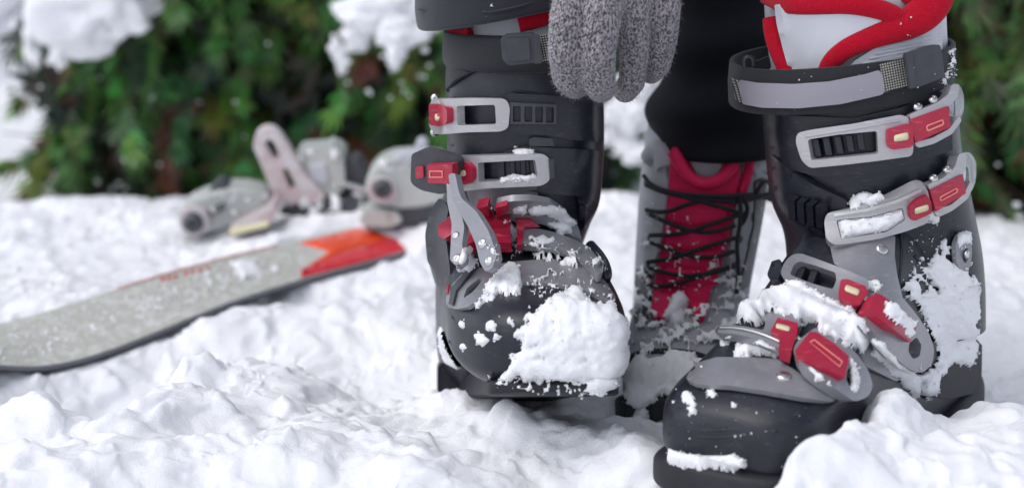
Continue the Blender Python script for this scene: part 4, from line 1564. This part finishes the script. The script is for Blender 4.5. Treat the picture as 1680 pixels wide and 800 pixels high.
# centre line: near edge given in the picture
near = [(-130, 560, 1.36), (-60, 590, 1.39), (0, 598, 1.42), (60, 600, 1.45), (120, 591, 1.48), (180, 573, 1.51), (250, 546, 1.555), (320, 517, 1.60), (400, 487, 1.66), (500, 456, 1.745), (600, 429, 1.83), (652, 415, 1.88), (740, 392, 1.97)]
far_dy = {0: 0}
nv = [P(*a) for a in near]
axis_ = (nv[-1] - nv[4])
axis_.z = 0
axis_.normalize()
perp = Vector((-axis_.y, axis_.x, 0)).normalized()
if perp.y < 0:
    perp = -perp
sk_rows = []
wds = [.02, .070, .092, .097, .098, .096, .092, .089, .086, .084, .083, .082, .082]
V, Fs, mats = [], [], []
K = 6
dn, dw = [], []
for i in range(len(nv) - 1):
    for t in range(6):
        u = t / 6
        dn.append(cat([np.array(v) for v in nv], i + u))
        dw.append(float(cat(np.array(wds), i + u)))
dn.append(np.array(nv[-1]))
dw.append(wds[-1])
TILT = .20
TH = .0045
for p, w in zip(dn, dw):
    p = Vector(p)
    pd = (perp + Vector((0, 0, TILT))).normalized()
    cr_ = pd.cross(axis_)
    if cr_.z < 0:
        cr_ = -cr_
    for k in range(K + 1):
        t = k / K
        V.append(p + pd * (w * t) + cr_ * (.0012 * math.sin(math.pi * t)))
    V.append(p + pd * w - cr_ * TH * .75 + pd * .002)
    V.append(p + pd * w - cr_ * TH + pd * .002)
    V.append(p - cr_ * TH - pd * .002)
    V.append(p - cr_ * TH * .75 - pd * .002)
NR = K + 5
for i in range(len(dn) - 1):
    for k in range(NR):
        k2 = (k + 1) % NR
        Fs.append([i * NR + k, (i + 1) * NR + k, (i + 1) * NR + k2, i * NR + k2])
        mats.append(0 if k < K else (1 if k in (K, NR - 1) else 2))
Fs.append(list(range(NR)))
Fs.append([(len(dn) - 1) * NR + k for k in range(NR - 1, -1, -1)])
mats += [1, 1]
deck = mesh_from('deck', V, Fs, M['ski'], SK, True)
deck.data.materials.append(M['skiside'])
deck.data.materials.append(M['skiedge'])
deck.data.polygons.foreach_set('material_index', mats)
deck.data.set_sharp_from_angle(angle=R(35))
SD = Surf([deck])
plate('orange_print', [(490, 399), (530, 388), (585, 374), (648, 362), (720, 352), (720, 372), (640, 392), (575, 409), (510, 435), (500, 440), (540, 412)], None, .0001, .0003, M['orange'], SK, conform=SD, bevel=0)
plate('crimson_print', [(494, 455.5), (494, 442), (575, 409), (640, 391), (720, 372), (740, 380), (740, 390), (600, 428)], None, .0001, .0003, M['crimson'], SK, conform=SD, bevel=0)
for (x, y) in ((262, 460), (272, 457), (283, 455), (300, 450), (311, 447), (324, 444), (336, 441)):
    plate('printed_mark', [(x, y), (x + 4, y - 5), (x + 9, y - 4), (x + 8, y), (x + 3, y + 1)], None, .0001, .0003, M['crimson'], SK, conform=SD, bevel=0, step=4)
stp = []
for i in range(41, 58):
    pd = (perp + Vector((0, 0, TILT))).normalized()
    stp.append(Vector(dn[i]) + pd * dw[i] * .985 + Vector((0, 0, .0006)))
tube('printed_line', stp, .0016, M['pink'], SK, nseg=6, flat=.2, sm=0, up=(0, 0, 1))


def block(name, poly, Y, depth, m, parent, bevel=.003, rnd=1, slant=0.0, holes=()):
    """solid whose front stands at Y and which runs back by depth"""
    f = plane((0, 0, Y + slant * 100 * .001), (1000, 0, Y), (0, 1000, Y)) if not slant else (lambda x, y: Y + slant * (x - poly[0][0]))
    return plate(name, poly, f, 0, .0, m, parent, bevel=bevel, rnd=rnd, back=(0, depth, .004), seg=3, holes=holes, step=10)


SB = thing('ski', 'second ski half buried behind the first, its binding with pale upright lever showing', 'ski', P(420, 400, 2.0))
block('deck', [(215, 440), (300, 426), (420, 398), (560, 366), (640, 350), (640, 358), (560, 376), (420, 410), (300, 438)], 1.93, .08, M['pink'], SB, bevel=.001, rnd=0, slant=.0002)
tpz = block('toe_piece', [(289, 350), (300, 336), (318, 326), (345, 316), (375, 309), (405, 311), (430, 318), (441, 332), (432, 350), (400, 366), (360, 379), (330, 387), (300, 386), (291, 372)], 1.93, .055, M['bind'], SB, bevel=.008, rnd=2, slant=.0002)
block('knob_collar', [(292, 352), (316, 340), (338, 350), (345, 376), (322, 390), (298, 384)], 1.925, .02, M['bindpink'], tpz, bevel=.004, rnd=2)
rivet('adjusting_knob', 316, 366, 17, const(1.92), .003, M['binddk'], tpz, dome=.5)
for (x, y) in ((350, 345), (408, 330), (385, 350)):
    rivet('screw', x, y, 5, const(1.945), .012, M['steel'], tpz)
block('side_slot', [(336, 352), (366, 338), (370, 343), (340, 358)], 1.938, .004, M['binddk'], tpz, bevel=.0005, rnd=0)
block('yellow_strip', [(376, 381), (440, 368), (440, 372), (378, 386)], 1.92, .006, M['yellow'], SB, bevel=.0005, rnd=0)
block('toe_base', [(286, 430), (292, 405), (306, 392), (350, 388), (400, 380), (412, 392), (400, 412), (392, 436)], 1.94, .07, M['bind'], SB, bevel=.006, rnd=2)
block('toe_wing', [(375, 372), (400, 362), (432, 348), (448, 334), (456, 350), (440, 372), (410, 380), (380, 384)], 1.925, .05, M['bindpink'], SB, bevel=.005, rnd=2)
block('base_gap_shade_block', [(305, 386), (360, 382), (402, 372), (420, 380), (398, 392), (350, 398), (318, 398)], 1.955, .05, M['binddk'], SB, bevel=.003)  # dark solid standing in for the shade between toe piece and base
block('lock_tab', [(340, 316), (352, 303), (362, 298), (374, 308), (368, 318)], 1.95, .03, M['binddk'], SB, bevel=.003)
hl = block('heel_lever', [(414, 240), (420, 220), (432, 211), (448, 211), (462, 224), (476, 246), (492, 274), (510, 298), (534, 322), (530, 337), (500, 332), (463, 338), (450, 330), (440, 300), (424, 262)], 1.98, .012, M['bindpink'], SB, bevel=.004, rnd=2,
           holes=[[(433, 236), (440, 228), (448, 232), (460, 258), (454, 264), (446, 260)], [(463, 278), (471, 276), (486, 306), (484, 312), (474, 312)]])
hh = block('heel_housing', [(482, 256), (490, 249), (548, 245), (562, 256), (566, 290), (562, 314), (545, 322), (520, 308), (498, 284), (488, 270)], 1.99, .06, M['bind'], SB, bevel=.008, rnd=1)
block('housing_panel', [(505, 274), (534, 270), (538, 298), (528, 303), (512, 296)], 1.987, .004, M['linerw'], hh, bevel=.001)
for (x, y) in ((494, 262), (550, 262), (552, 304)):
    rivet('screw', x, y, 5, const(1.986), .002, M['steel'], hh)
ftube('spring_rod', [(560, 300), (600, 312), (640, 322)], const(1.99), 0, .004, M['steel'], SB)
block('heel_roller', [(566, 268), (582, 262), (596, 276), (598, 318), (586, 334), (568, 330)], 2.0, .05, M['binddk'], SB, bevel=.006, rnd=2)
block('heel_base', [(455, 350), (470, 334), (530, 332), (590, 322), (606, 342), (560, 352), (500, 358)], 1.985, .07, M['binddk'], SB, bevel=.005)
block('brake_pad', [(538, 246), (542, 232), (549, 232), (552, 246)], 2.0, .012, M['bind'], SB, bevel=.003)
TB = thing('ski_binding', 'grey binding toe piece with round black knob poking from the snow beside the fastened boot', 'ski binding', P(650, 345, 1.95))
tq = block('toe_piece', [(598, 304), (604, 286), (618, 270), (640, 260), (680, 257), (720, 262), (742, 276), (740, 310), (722, 334), (690, 342), (655, 344), (622, 338), (604, 326)], 1.93, .06, M['bind'], TB, bevel=.009, rnd=2)
block('knob_collar', [(602, 306), (616, 292), (640, 296), (652, 312), (650, 332), (622, 334), (604, 322)], 1.922, .02, M['bindpink'], tq, bevel=.004, rnd=2)
rivet('adjusting_knob', 627, 310, 16, const(1.915), .003, M['binddk'], tq, dome=.5)
block('toe_base', [(592, 352), (640, 342), (720, 336), (730, 350), (700, 366), (660, 372), (600, 376)], 1.935, .06, M['binddk'], TB, bevel=.004)
block('base_plate', [(588, 362), (602, 346), (650, 349), (660, 364), (640, 373), (602, 372)], 1.92, .06, M['bind'], TB, bevel=.005)
block('lock_tab', [(676, 258), (684, 236), (694, 232), (702, 240), (698, 260)], 1.95, .02, M['linerw'], TB, bevel=.004)
block('top_rail', [(640, 264), (662, 254), (700, 254), (700, 262), (660, 266)], 1.928, .02, M['linerw'], tq, bevel=.003)

#@@HEDGE
def shrub(name, label, x0, x1, y0, y1, z0, z1, nbr, seed, snowbits, big, rusty=False):
    rg = np.random.default_rng(seed)
    t = thing(name, label, 'shrub', ((x0 + x1) / 2, (y0 + y1) / 2, z0), 'evergreen shrubs behind the skis')
    cx, cy = (x0 + x1) / 2, (y0 + y1) / 2
    V, Fs, C = [], [], []
    bm_pts = []
    sb_V, sb_F = [], []
    for bi in range(nbr):
        # a drooping branch starting inside, ending at the face turned to us
        ax = rg.uniform(x0, x1)
        az = z0 + (z1 - z0) * (rg.random() ** .9)
        edge = abs((ax - cx) / ((x1 - x0) / 2))
        ay = y0 + (.06 + .25 * edge ** 3) + rg.uniform(0, .26)
        L = rg.uniform(.10, .20)
        d = Vector(((ax - cx) * .8 + rg.normal(0, .18), -.55 + rg.normal(0, .15), rg.normal(-.35, .35))).normalized()
        p = Vector((ax, ay, az)) - d * L * .5
        depth = rg.random()
        kind = rg.random()
        base = (.072, .19, .042) if kind < .5 else ((.045, .125, .045) if kind < .70 else ((.12, .19, .034) if kind < .84 else ((.012, .028, .014) if kind < .95 else (.10, .035, .018))))
        bm_pts.append((p.copy(), p + d * L))
        nsp = int(rg.integers(20, 32))
        for si in range(nsp):
            u = (si + rg.random()) / nsp
            q = p + d * (L * u) + Vector((0, 0, -.05 * u * u))
            sd2 = (d * .9 + Vector((rg.normal(0, .42), rg.normal(-.1, .35), rg.normal(-.7, .35)))).normalized()
            sl_ = rg.uniform(.028, .065)
            wv = sd2.cross(Vector((rg.normal(0, .5), -1, rg.normal(0, .5)))).normalized()
            col = [max(.003, c * rg.uniform(.6, 1.5)) for c in base]
            if rusty and rg.random() < .55:
                col = [c * k for c, k in zip(col, (.8, .45, .6))]
            if rg.random() < .025:
                col = [.16, .05, .035]
            # fan of five scale-leaf fingers
            for a in (-.75, -.35, 0, .35, .75):
                fd = (sd2 + wv * a).normalized()
                w = wv * rg.uniform(.0022, .0036)
                l2 = sl_ * (1 - .35 * abs(a)) * rg.uniform(.8, 1.1)
                k = len(V)
                V += [q, q + fd * l2 * .5 + w, q + fd * l2, q + fd * l2 * .5 - w]
                Fs.append((k, k + 1, k + 2, k + 3))
                C.append(col)
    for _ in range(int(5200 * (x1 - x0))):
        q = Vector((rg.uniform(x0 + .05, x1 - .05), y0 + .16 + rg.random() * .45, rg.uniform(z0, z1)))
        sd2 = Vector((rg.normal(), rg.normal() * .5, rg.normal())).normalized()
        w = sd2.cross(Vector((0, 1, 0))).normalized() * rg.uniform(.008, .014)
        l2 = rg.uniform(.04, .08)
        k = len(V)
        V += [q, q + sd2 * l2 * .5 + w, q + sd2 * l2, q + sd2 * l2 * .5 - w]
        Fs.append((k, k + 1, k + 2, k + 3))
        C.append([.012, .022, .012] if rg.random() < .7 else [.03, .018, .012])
    me = bpy.data.meshes.new('foliage')
    me.from_pydata([tuple(v) for v in V], [], Fs)
    ca = me.color_attributes.new('tint', 'FLOAT_COLOR', 'CORNER')
    arr = np.repeat(np.array([[*c, 1] for c in C], np.float32), 4, axis=0)
    ca.data.foreach_set('color', arr.ravel())
    fo = new_obj('foliage', me, M['leaf'], None, False)
    attach(fo, t)
    # stems
    for k in range(4):
        bx = x0 + (x1 - x0) * (k + .5) / 4
        pts = [Vector((bx, cy + .1, z0 - .05)), Vector((bx + rg.normal(0, .03), cy + .08, z0 + .25)), Vector((bx + rg.normal(0, .05), cy + .05, z1))]
        tube('stem', pts, [.014, .011, .006], M['bark'], t, nseg=8)
    # twigs, all in one
    V, Fs = [], []
    for (a, b2) in bm_pts:
        d = (b2 - a).normalized()
        s1 = d.orthogonal().normalized()
        s2 = d.cross(s1)
        k = len(V)
        for (c, r_) in ((a - d * .05, .003), (b2, .001)):
            for an in (0, 2.09, 4.19):
                V.append(c + (s1 * math.cos(an) + s2 * math.sin(an)) * r_)
        for j in range(3):
            Fs.append((k + j, k + (j + 1) % 3, k + 3 + (j + 1) % 3, k + 3 + j))
    tw = mesh_from('twigs', V, Fs, M['bark'], t)
    tw['kind'] = 'stuff'
    # snow: small bits and big loads
    def lump(c, r, sq=(1, 1, .7), sub=3, nm='snow_load', rough=.3):
        bm = bmesh.new()
        bmesh.ops.create_icosphere(bm, subdivisions=sub, radius=1)
        co = np.array([v.co for v in bm.verts])
        nn = fbm(co[:, 0] * 1.7 + c[0] * 31, co[:, 1] * 1.7 + c[1] * 17, co[:, 2] * 1.7 + c[2] * 13, octs=3, seed=seed)
        for v, k in zip(bm.verts, nn):
            v.co = Vector(c) + Vector((v.co.x * sq[0], v.co.y * sq[1], v.co.z * sq[2])) * r * (1 + rough * float(k))
        me_ = bpy.data.meshes.new(nm)
        bm.to_mesh(me_)
        bm.free()
        return me_
    bmj = bmesh.new()
    for (px, py, Yb, rp) in snowbits:
        rp *= .75
        c = P(px, py, Yb)
        m_ = lump(c, rp * Yb / F, (1, .8, .8), 1, 'bit', .35)
        bmj.from_mesh(m_)
    if snowbits:
        me_ = bpy.data.meshes.new('snow_flecks')
        bmj.to_mesh(me_)
        o_ = new_obj('snow_flecks', me_, M['snow_boot'])
        attach(o_, t)
        o_['kind'] = 'stuff'
    bmj.free()
    for (px, py, Yb, rp, sq) in big:
        c = P(px, py, Yb)
        m_ = lump(c, rp * Yb / F, sq, 4, 'snow_load', .42)
        o_ = new_obj('snow_load', m_, M['snow'])
        attach(o_, t)
    return t


bits = [(250, 165, 6), (262, 130, 7), (315, 108, 9), (330, 112, 7), (392, 140, 8), (327, 168, 10), (250, 160, 9), (222, 185, 8), (205, 205, 8), (217, 182, 6), (255, 215, 5), (366, 206, 9), (410, 188, 11), (386, 168, 7),
        (340, 215, 9), (330, 226, 9), (184, 232, 8), (205, 262, 10), (218, 268, 9), (230, 240, 7), (270, 250, 8), (262, 270, 9), (280, 262, 8), (250, 285, 9), (160, 298, 9), (196, 302, 12), (206, 308, 9), (185, 310, 8), (128, 240, 7),
        (90, 165, 8), (75, 180, 9), (66, 142, 6), (162, 128, 7), (285, 48, 7), (260, 32, 6), (440, 72, 6), (570, 135, 7), (640, 200, 6), (700, 100, 8), (688, 125, 8), (400, 225, 6), (350, 240, 7), (270, 285, 9), (300, 150, 5), (345, 130, 5), (376, 155, 5), (240, 190, 6)]
bits1 = [(x, y, 2.50 + .14 * random.random(), r * .8) for (x, y, r) in bits if x < 440]
bits2 = [(x, y, 2.46 + .14 * random.random(), r * .8) for (x, y, r) in bits if x >= 440] + [(560 + random.random() * 150, 60 + random.random() * 110, 2.38, 4 + random.random() * 6) for _ in range(14)]
zg = -.075
shrub('evergreen_shrub', 'dense green evergreen shrub left of the ski bindings with thick snow on its upper left', -.74, -.28, 2.42, 2.95, zg, .60, 300, 11, bits1,
      [(150, 10, 2.44, 88, (1.05, .8, .75)), (100, 20, 2.48, 55, (1, .8, 1)), (95, 85, 2.46, 22, (.7, .8, 1.3)), (205, 30, 2.42, 42, (1, .8, .8)), (60, 70, 2.6, 26, (.8, .8, 1.3)), (148, 62, 2.43, 40, (1.3, .8, .7)), (40, 120, 2.7, 30, (.7, .8, 1.6))])
shrub('evergreen_shrub', 'dark evergreen shrub behind the upright binding lever with snow on its upper right', -.36, .20, 2.42, 3.0, zg, .60, 330, 12, bits2,
      [(620, 20, 2.40, 50, (1.2, .8, .6)), (660, 55, 2.38, 34, (1.1, .8, .7)), (585, 60, 2.40, 24, (1.0, .8, .8)), (560, 95, 2.41, 13, (.7, .8, 1.7)), (650, 85, 2.37, 20, (.7, .8, 1.2)), (690, 30, 2.4, 30, (1, .8, .9)), (550, 78, 2.41, 12, (.8, .8, 1.3)),
       (1030, 190, 2.42, 34, (1.2, .8, .9)), (1045, 250, 2.42, 30, (1.2, .8, .7)), (1012, 225, 2.44, 26, (1, .8, .8)), (1040, 150, 2.44, 40, (1, .8, .8))])
bitsR = [(1640, 155, 2.22, 6), (1637, 270, 2.22, 6), (1668, 335, 2.18, 9), (1672, 355, 2.18, 8), (1600, 120, 2.25, 5), (1620, 320, 2.22, 4)]
shrub('evergreen_shrub', 'dark evergreen shrub with rusty dead sprays behind the empty ski boot at the right', .30, .98, 2.13, 2.7, zg, .60, 360, 13, bitsR, [], rusty=True)
shrub('evergreen_shrub', 'far snowy evergreen shrub at the left edge, beyond the open snow', -1.9, -1.0, 4.4, 5.2, zg, .8, 330, 14, [],
      [(20, 90, 4.2, 60, (1, .8, 1.2)), (-30, 20, 4.2, 70, (1, .8, 1)), (50, 40, 4.3, 26, (1, .8, 1)), (60, 150, 4.2, 20, (1, .8, .9)), (10, 30, 4.25, 28, (1, .8, 1.2))])

#@@SNOWBITS
SA = Surf(descend(LB))
p_ = lambda poly, th, surf, par, **k: snow_patch(poly, th, surf, par, **k)
p_([(779, 508), (784, 484), (800, 458), (815, 440), (838, 430), (858, 446), (864, 468), (850, 480), (826, 486), (800, 498)], .007, SA, LB, seed=2, rag=6, rin=14)
p_([(806, 626), (826, 614), (840, 596), (848, 572), (846, 545), (862, 520), (884, 500), (905, 490), (930, 478), (950, 476), (968, 498), (1000, 505), (1026, 512), (1030, 576), (1026, 620), (1000, 640), (985, 646), (950, 634), (900, 626), (860, 624)], .009, SA, LB, seed=3, rag=10, rin=30)
p_([(722, 530), (735, 560), (750, 590), (765, 596), (750, 606), (728, 598), (722, 570)], .004, SA, LB, seed=4, rag=3, rin=5)
for (x, y, r_, sd) in ((792, 556, 10, 5), (806, 534, 8, 6), (814, 552, 6, 7), (838, 527, 7, 8), (760, 570, 6, 9), (822, 522, 4, 10), (757, 532, 4, 12)):
    p_([(x - r_, y - r_ * .7), (x, y - r_), (x + r_, y), (x + r_ * .6, y + r_), (x - r_ * .8, y + r_ * .7)], .0035, SA, LB, seed=sd, rag=3.5, nsc=.12, rin=5)
p_([(842, 402), (880, 398), (930, 405), (960, 410), (985, 430), (995, 446), (960, 440), (930, 430), (905, 425), (870, 424), (845, 420)], .006, SA, LB, seed=13, rag=8, rin=8, nsc=.09, cover=-.1)
p_([(838, 342), (862, 338), (868, 352), (838, 352)], .004, SA, LB, seed=14, rag=4)
p_([(868, 345), (900, 334), (925, 342), (944, 366), (930, 368), (900, 354), (872, 352)], .006, SA, LB, seed=15, rag=4)
p_([(898, 362), (925, 362), (945, 384), (925, 386), (900, 376)], .006, SA, LB, seed=16, rag=4)
p_([(866, 386), (908, 388), (910, 398), (868, 396)], .003, SA, LB, seed=17, rag=4, nsc=.1)
p_([(860, 440), (940, 440), (1000, 470), (1010, 500), (960, 500), (880, 480)], .003, SA, LB, seed=18, rag=5, cover=.18, nsc=.13)
p_([(798, 466), (870, 456), (960, 478), (975, 500), (900, 500), (850, 480)], .003, SA, LB, seed=19, rag=6, cover=.12, nsc=.12)
p_([(756, 406), (775, 398), (782, 420), (790, 436), (770, 446), (752, 440)], .004, SA, LB, seed=20, rag=4)
p_([(820, 360), (848, 368), (850, 396), (838, 400), (836, 366)], .004, SA, LB, seed=21, rag=3)
p_([(800, 402), (850, 402), (860, 424), (815, 430)], .002, SA, LB, seed=22, rag=5, cover=.1, nsc=.12)
p_([(838, 246), (850, 243), (876, 246), (876, 252), (838, 252)], .003, SA, LB, seed=23, rag=3, nsc=.15)
p_([(822, 288), (880, 286), (880, 296), (822, 298)], .004, SA, LB, seed=24, rag=4, nsc=.15)
p_([(803, 624), (850, 620), (940, 636), (985, 646), (930, 652), (850, 640)], .003, SA, LB, seed=25, rag=5, cover=.05, nsc=.1)
p_([(722, 652), (790, 658), (792, 668), (724, 664)], .005, SA, LB, seed=26, rag=3)
p_([(790, 20), (810, 0), (815, 10), (800, 30)], .001, Surf([leg2]), leg2, seed=27, rag=3, cover=.25, nsc=.2)

SA = Surf(descend(RB))
p_([(1190, 504), (1205, 498), (1236, 500), (1256, 484), (1270, 470), (1284, 462), (1310, 464), (1350, 480), (1390, 500), (1412, 514), (1424, 530), (1424, 560), (1414, 580), (1400, 574), (1376, 556), (1352, 540), (1330, 536), (1310, 528), (1290, 516), (1262, 512), (1250, 528), (1230, 534), (1200, 528)], .010, SA, RB, seed=31, rag=6, rin=18)
p_([(1206, 562), (1222, 568), (1250, 560), (1275, 566), (1275, 584), (1230, 586), (1205, 584)], .007, SA, RB, seed=32, rag=4)
p_([(1178, 556), (1198, 552), (1198, 566), (1182, 568)], .004, SA, RB, seed=33, rag=4)
sf = plate('snow_fill', [(1374, 362), (1430, 356), (1480, 343), (1484, 360), (1455, 378), (1381, 391)], f2, .001, .010, M['snow_boot'], RB, bevel=.001)
SA2 = Surf([sf])
p_([(1376, 364), (1400, 359), (1430, 356), (1480, 345), (1482, 358), (1455, 376), (1430, 384), (1384, 390)], .0035, SA2, RB, seed=84, rag=3, rin=8)
0 and p_([(1372, 360), (1398, 352), (1430, 348), (1460, 342), (1482, 338), (1486, 356), (1462, 378), (1430, 386), (1382, 394), (1376, 380)], .009, SA, RB, seed=34, rag=3, rin=8)
p_([(1390, 334), (1400, 322), (1420, 318), (1450, 322), (1454, 330), (1420, 338), (1396, 342)], .009, SA, RB, seed=35, rag=4)
p_([(1524, 352), (1540, 352), (1538, 364), (1524, 364)], .004, SA, RB, seed=36, rag=3)
p_([(1546, 380), (1556, 392), (1556, 425), (1572, 446), (1596, 452), (1604, 480), (1603, 585), (1592, 603), (1562, 600), (1545, 625), (1520, 655), (1503, 640), (1495, 612), (1528, 604), (1534, 575), (1522, 540), (1500, 500), (1482, 470), (1500, 462), (1512, 480), (1532, 474), (1524, 445), (1514, 425), (1532, 430), (1540, 408)], .0055, SA, RB, seed=37, rag=8, rin=14, nsc=.09)
p_([(1476, 400), (1560, 360), (1590, 380), (1600, 440), (1580, 470), (1500, 470)], .002, SA, RB, seed=38, rag=6, cover=.42, nsc=.14)
p_([(1480, 450), (1530, 430), (1560, 470), (1560, 520), (1510, 510)], .003, SA, RB, seed=39, rag=7, cover=.0, nsc=.1)
p_([(1446, 492), (1470, 500), (1500, 525), (1500, 545), (1494, 552), (1470, 530), (1450, 512)], .004, SA, RB, seed=40, rag=5, nsc=.1)
p_([(1424, 552), (1440, 556), (1466, 584), (1492, 606), (1512, 614), (1530, 622), (1500, 650), (1460, 612), (1430, 580)], .005, SA, RB, seed=41, rag=5)
p_([(1394, 588), (1408, 600), (1414, 620), (1406, 640), (1396, 638), (1392, 612)], .006, SA, RB, seed=42, rag=3)
p_([(1424, 460), (1440, 460), (1450, 472), (1436, 480), (1424, 474)], .004, SA, RB, seed=43, rag=3)
p_([(1324, 600), (1350, 612), (1360, 630), (1340, 626)], .003, SA, RB, seed=44, rag=4)
p_([(1098, 742), (1120, 742), (1150, 750), (1180, 750), (1205, 746), (1226, 752), (1222, 766), (1190, 772), (1150, 770), (1120, 768), (1100, 758)], .008, SA, RB, seed=45, rag=4, rin=8)
for (x, y, r_, sd) in ((1131, 655, 13, 46), (1168, 645, 8, 47), (1105, 658, 6, 48), (1136, 674, 6, 49), (1205, 663, 4, 50), (1240, 676, 3, 51), (1306, 668, 3, 52), (1150, 600, 4, 53)):
    p_([(x - r_, y - r_ * .7), (x, y - r_), (x + r_, y), (x + r_ * .6, y + r_), (x - r_ * .8, y + r_ * .7)], .003, SA, RB, seed=sd, rag=3.5, nsc=.14, rin=5)
p_([(1550, 84), (1562, 80), (1567, 100), (1566, 130), (1556, 130), (1548, 110)], .003, SA, RB, seed=54, rag=5, cover=-.2, nsc=.12, step=1.5)
p_([(1540, 130), (1552, 126), (1554, 136), (1540, 142)], .002, SA, RB, seed=55, rag=4, cover=.1, nsc=.12)
p_([(1572, 384), (1590, 382), (1594, 400), (1580, 400), (1570, 420)], .004, SA, RB, seed=56, rag=3)
p_([(1100, 640), (1330, 660), (1300, 790), (1110, 760)], .0009, SA, RB, seed=57, rag=5, cover=.92, nsc=.16)
p_([(1210, 130), (1450, 110), (1550, 70), (1550, 140), (1450, 160), (1300, 185)], .0008, SA, RB, seed=58, rag=5, cover=.95, nsc=.2)
p_([(1360, 110), (1540, -4), (1545, 20), (1500, 60), (1400, 80)], .001, SA, RB, seed=59, rag=3, cover=.74, nsc=.22)

SA = Surf(descend(HB))
p_([(1030, 600), (1060, 585), (1120, 582), (1170, 590), (1185, 620), (1150, 640), (1120, 660), (1080, 650), (1050, 668), (1020, 650)], .010, SA, HB, seed=61, rag=9, rin=14)
p_([(1040, 500), (1070, 470), (1110, 480), (1140, 500), (1180, 490), (1215, 470), (1215, 560), (1150, 575), (1080, 575), (1035, 585)], .006, SA, HB, seed=62, rag=8, cover=.06, nsc=.07)
p_([(1096, 492), (1112, 478), (1128, 490), (1126, 520), (1106, 540), (1090, 520)], .007, SA, HB, seed=63, rag=5)
p_([(1050, 380), (1100, 400), (1200, 400), (1225, 440), (1210, 480), (1060, 480)], .004, SA, HB, seed=64, rag=6, cover=.42, nsc=.1)
p_([(1050, 320), (1120, 350), (1160, 380), (1060, 380)], .003, SA, HB, seed=65, rag=5, cover=.5, nsc=.12)
p_([(1160, 430), (1215, 440), (1225, 500), (1170, 520)], .006, SA, HB, seed=66, rag=6, cover=.1)
p_([(1040, 440), (1070, 430), (1066, 520), (1036, 560)], .003, SA, HB, seed=67, rag=6, cover=.2)
p_([(1042, 665), (1062, 655), (1066, 690), (1040, 690)], .004, SA, HB, seed=68, rag=4)
p_([(1100, 650), (1150, 640), (1180, 660), (1150, 680), (1110, 670)], .004, SA, HB, seed=69, rag=6)

SA = Surf([deck])
p_([(-10, 540), (60, 520), (180, 490), (300, 450), (420, 430), (480, 425), (470, 440), (400, 470), (280, 515), (160, 560), (60, 585), (-10, 585)], .0011, SA, SK, seed=71, rag=10, cover=.12, nsc=.15, crumbs=.04, step=2.5, name='snow_dusting')
p_([(230, 500), (300, 450), (400, 430), (480, 420), (480, 436), (400, 468), (300, 500), (250, 520)], .0022, SA, SK, seed=72, rag=12, cover=.1, nsc=.22, name='snow_dusting')
p_([(-10, 565), (50, 570), (80, 590), (-10, 592)], .0018, SA, SK, seed=73, rag=6, cover=.0, nsc=.2, name='snow_dusting')
p_([(380, 430), (425, 428), (430, 450), (400, 462), (384, 455)], .004, SA, SK, seed=74, rag=6, nsc=.15, name='snow_dusting')
SA = Surf(descend(SB) + descend(TB))
p_([(300, 398), (330, 392), (380, 396), (360, 420), (310, 430)], .004, SA, SB, seed=75, rag=8, cover=.1, nsc=.05)
p_([(598, 268), (640, 258), (700, 256), (735, 280), (640, 282)], .005, SA, TB, seed=76, rag=8, cover=-.1, nsc=.06)
p_([(460, 330), (600, 322), (606, 350), (470, 356)], .007, SA, SB, seed=78, rag=8, cover=-.2, nsc=.06)
p_([(310, 318), (440, 312), (440, 330), (330, 334)], .003, SA, SB, seed=79, rag=6, cover=.1, nsc=.07)
p_([(486, 246), (560, 243), (560, 256), (490, 258)], .003, SA, SB, seed=80, rag=4, cover=0, nsc=.08)
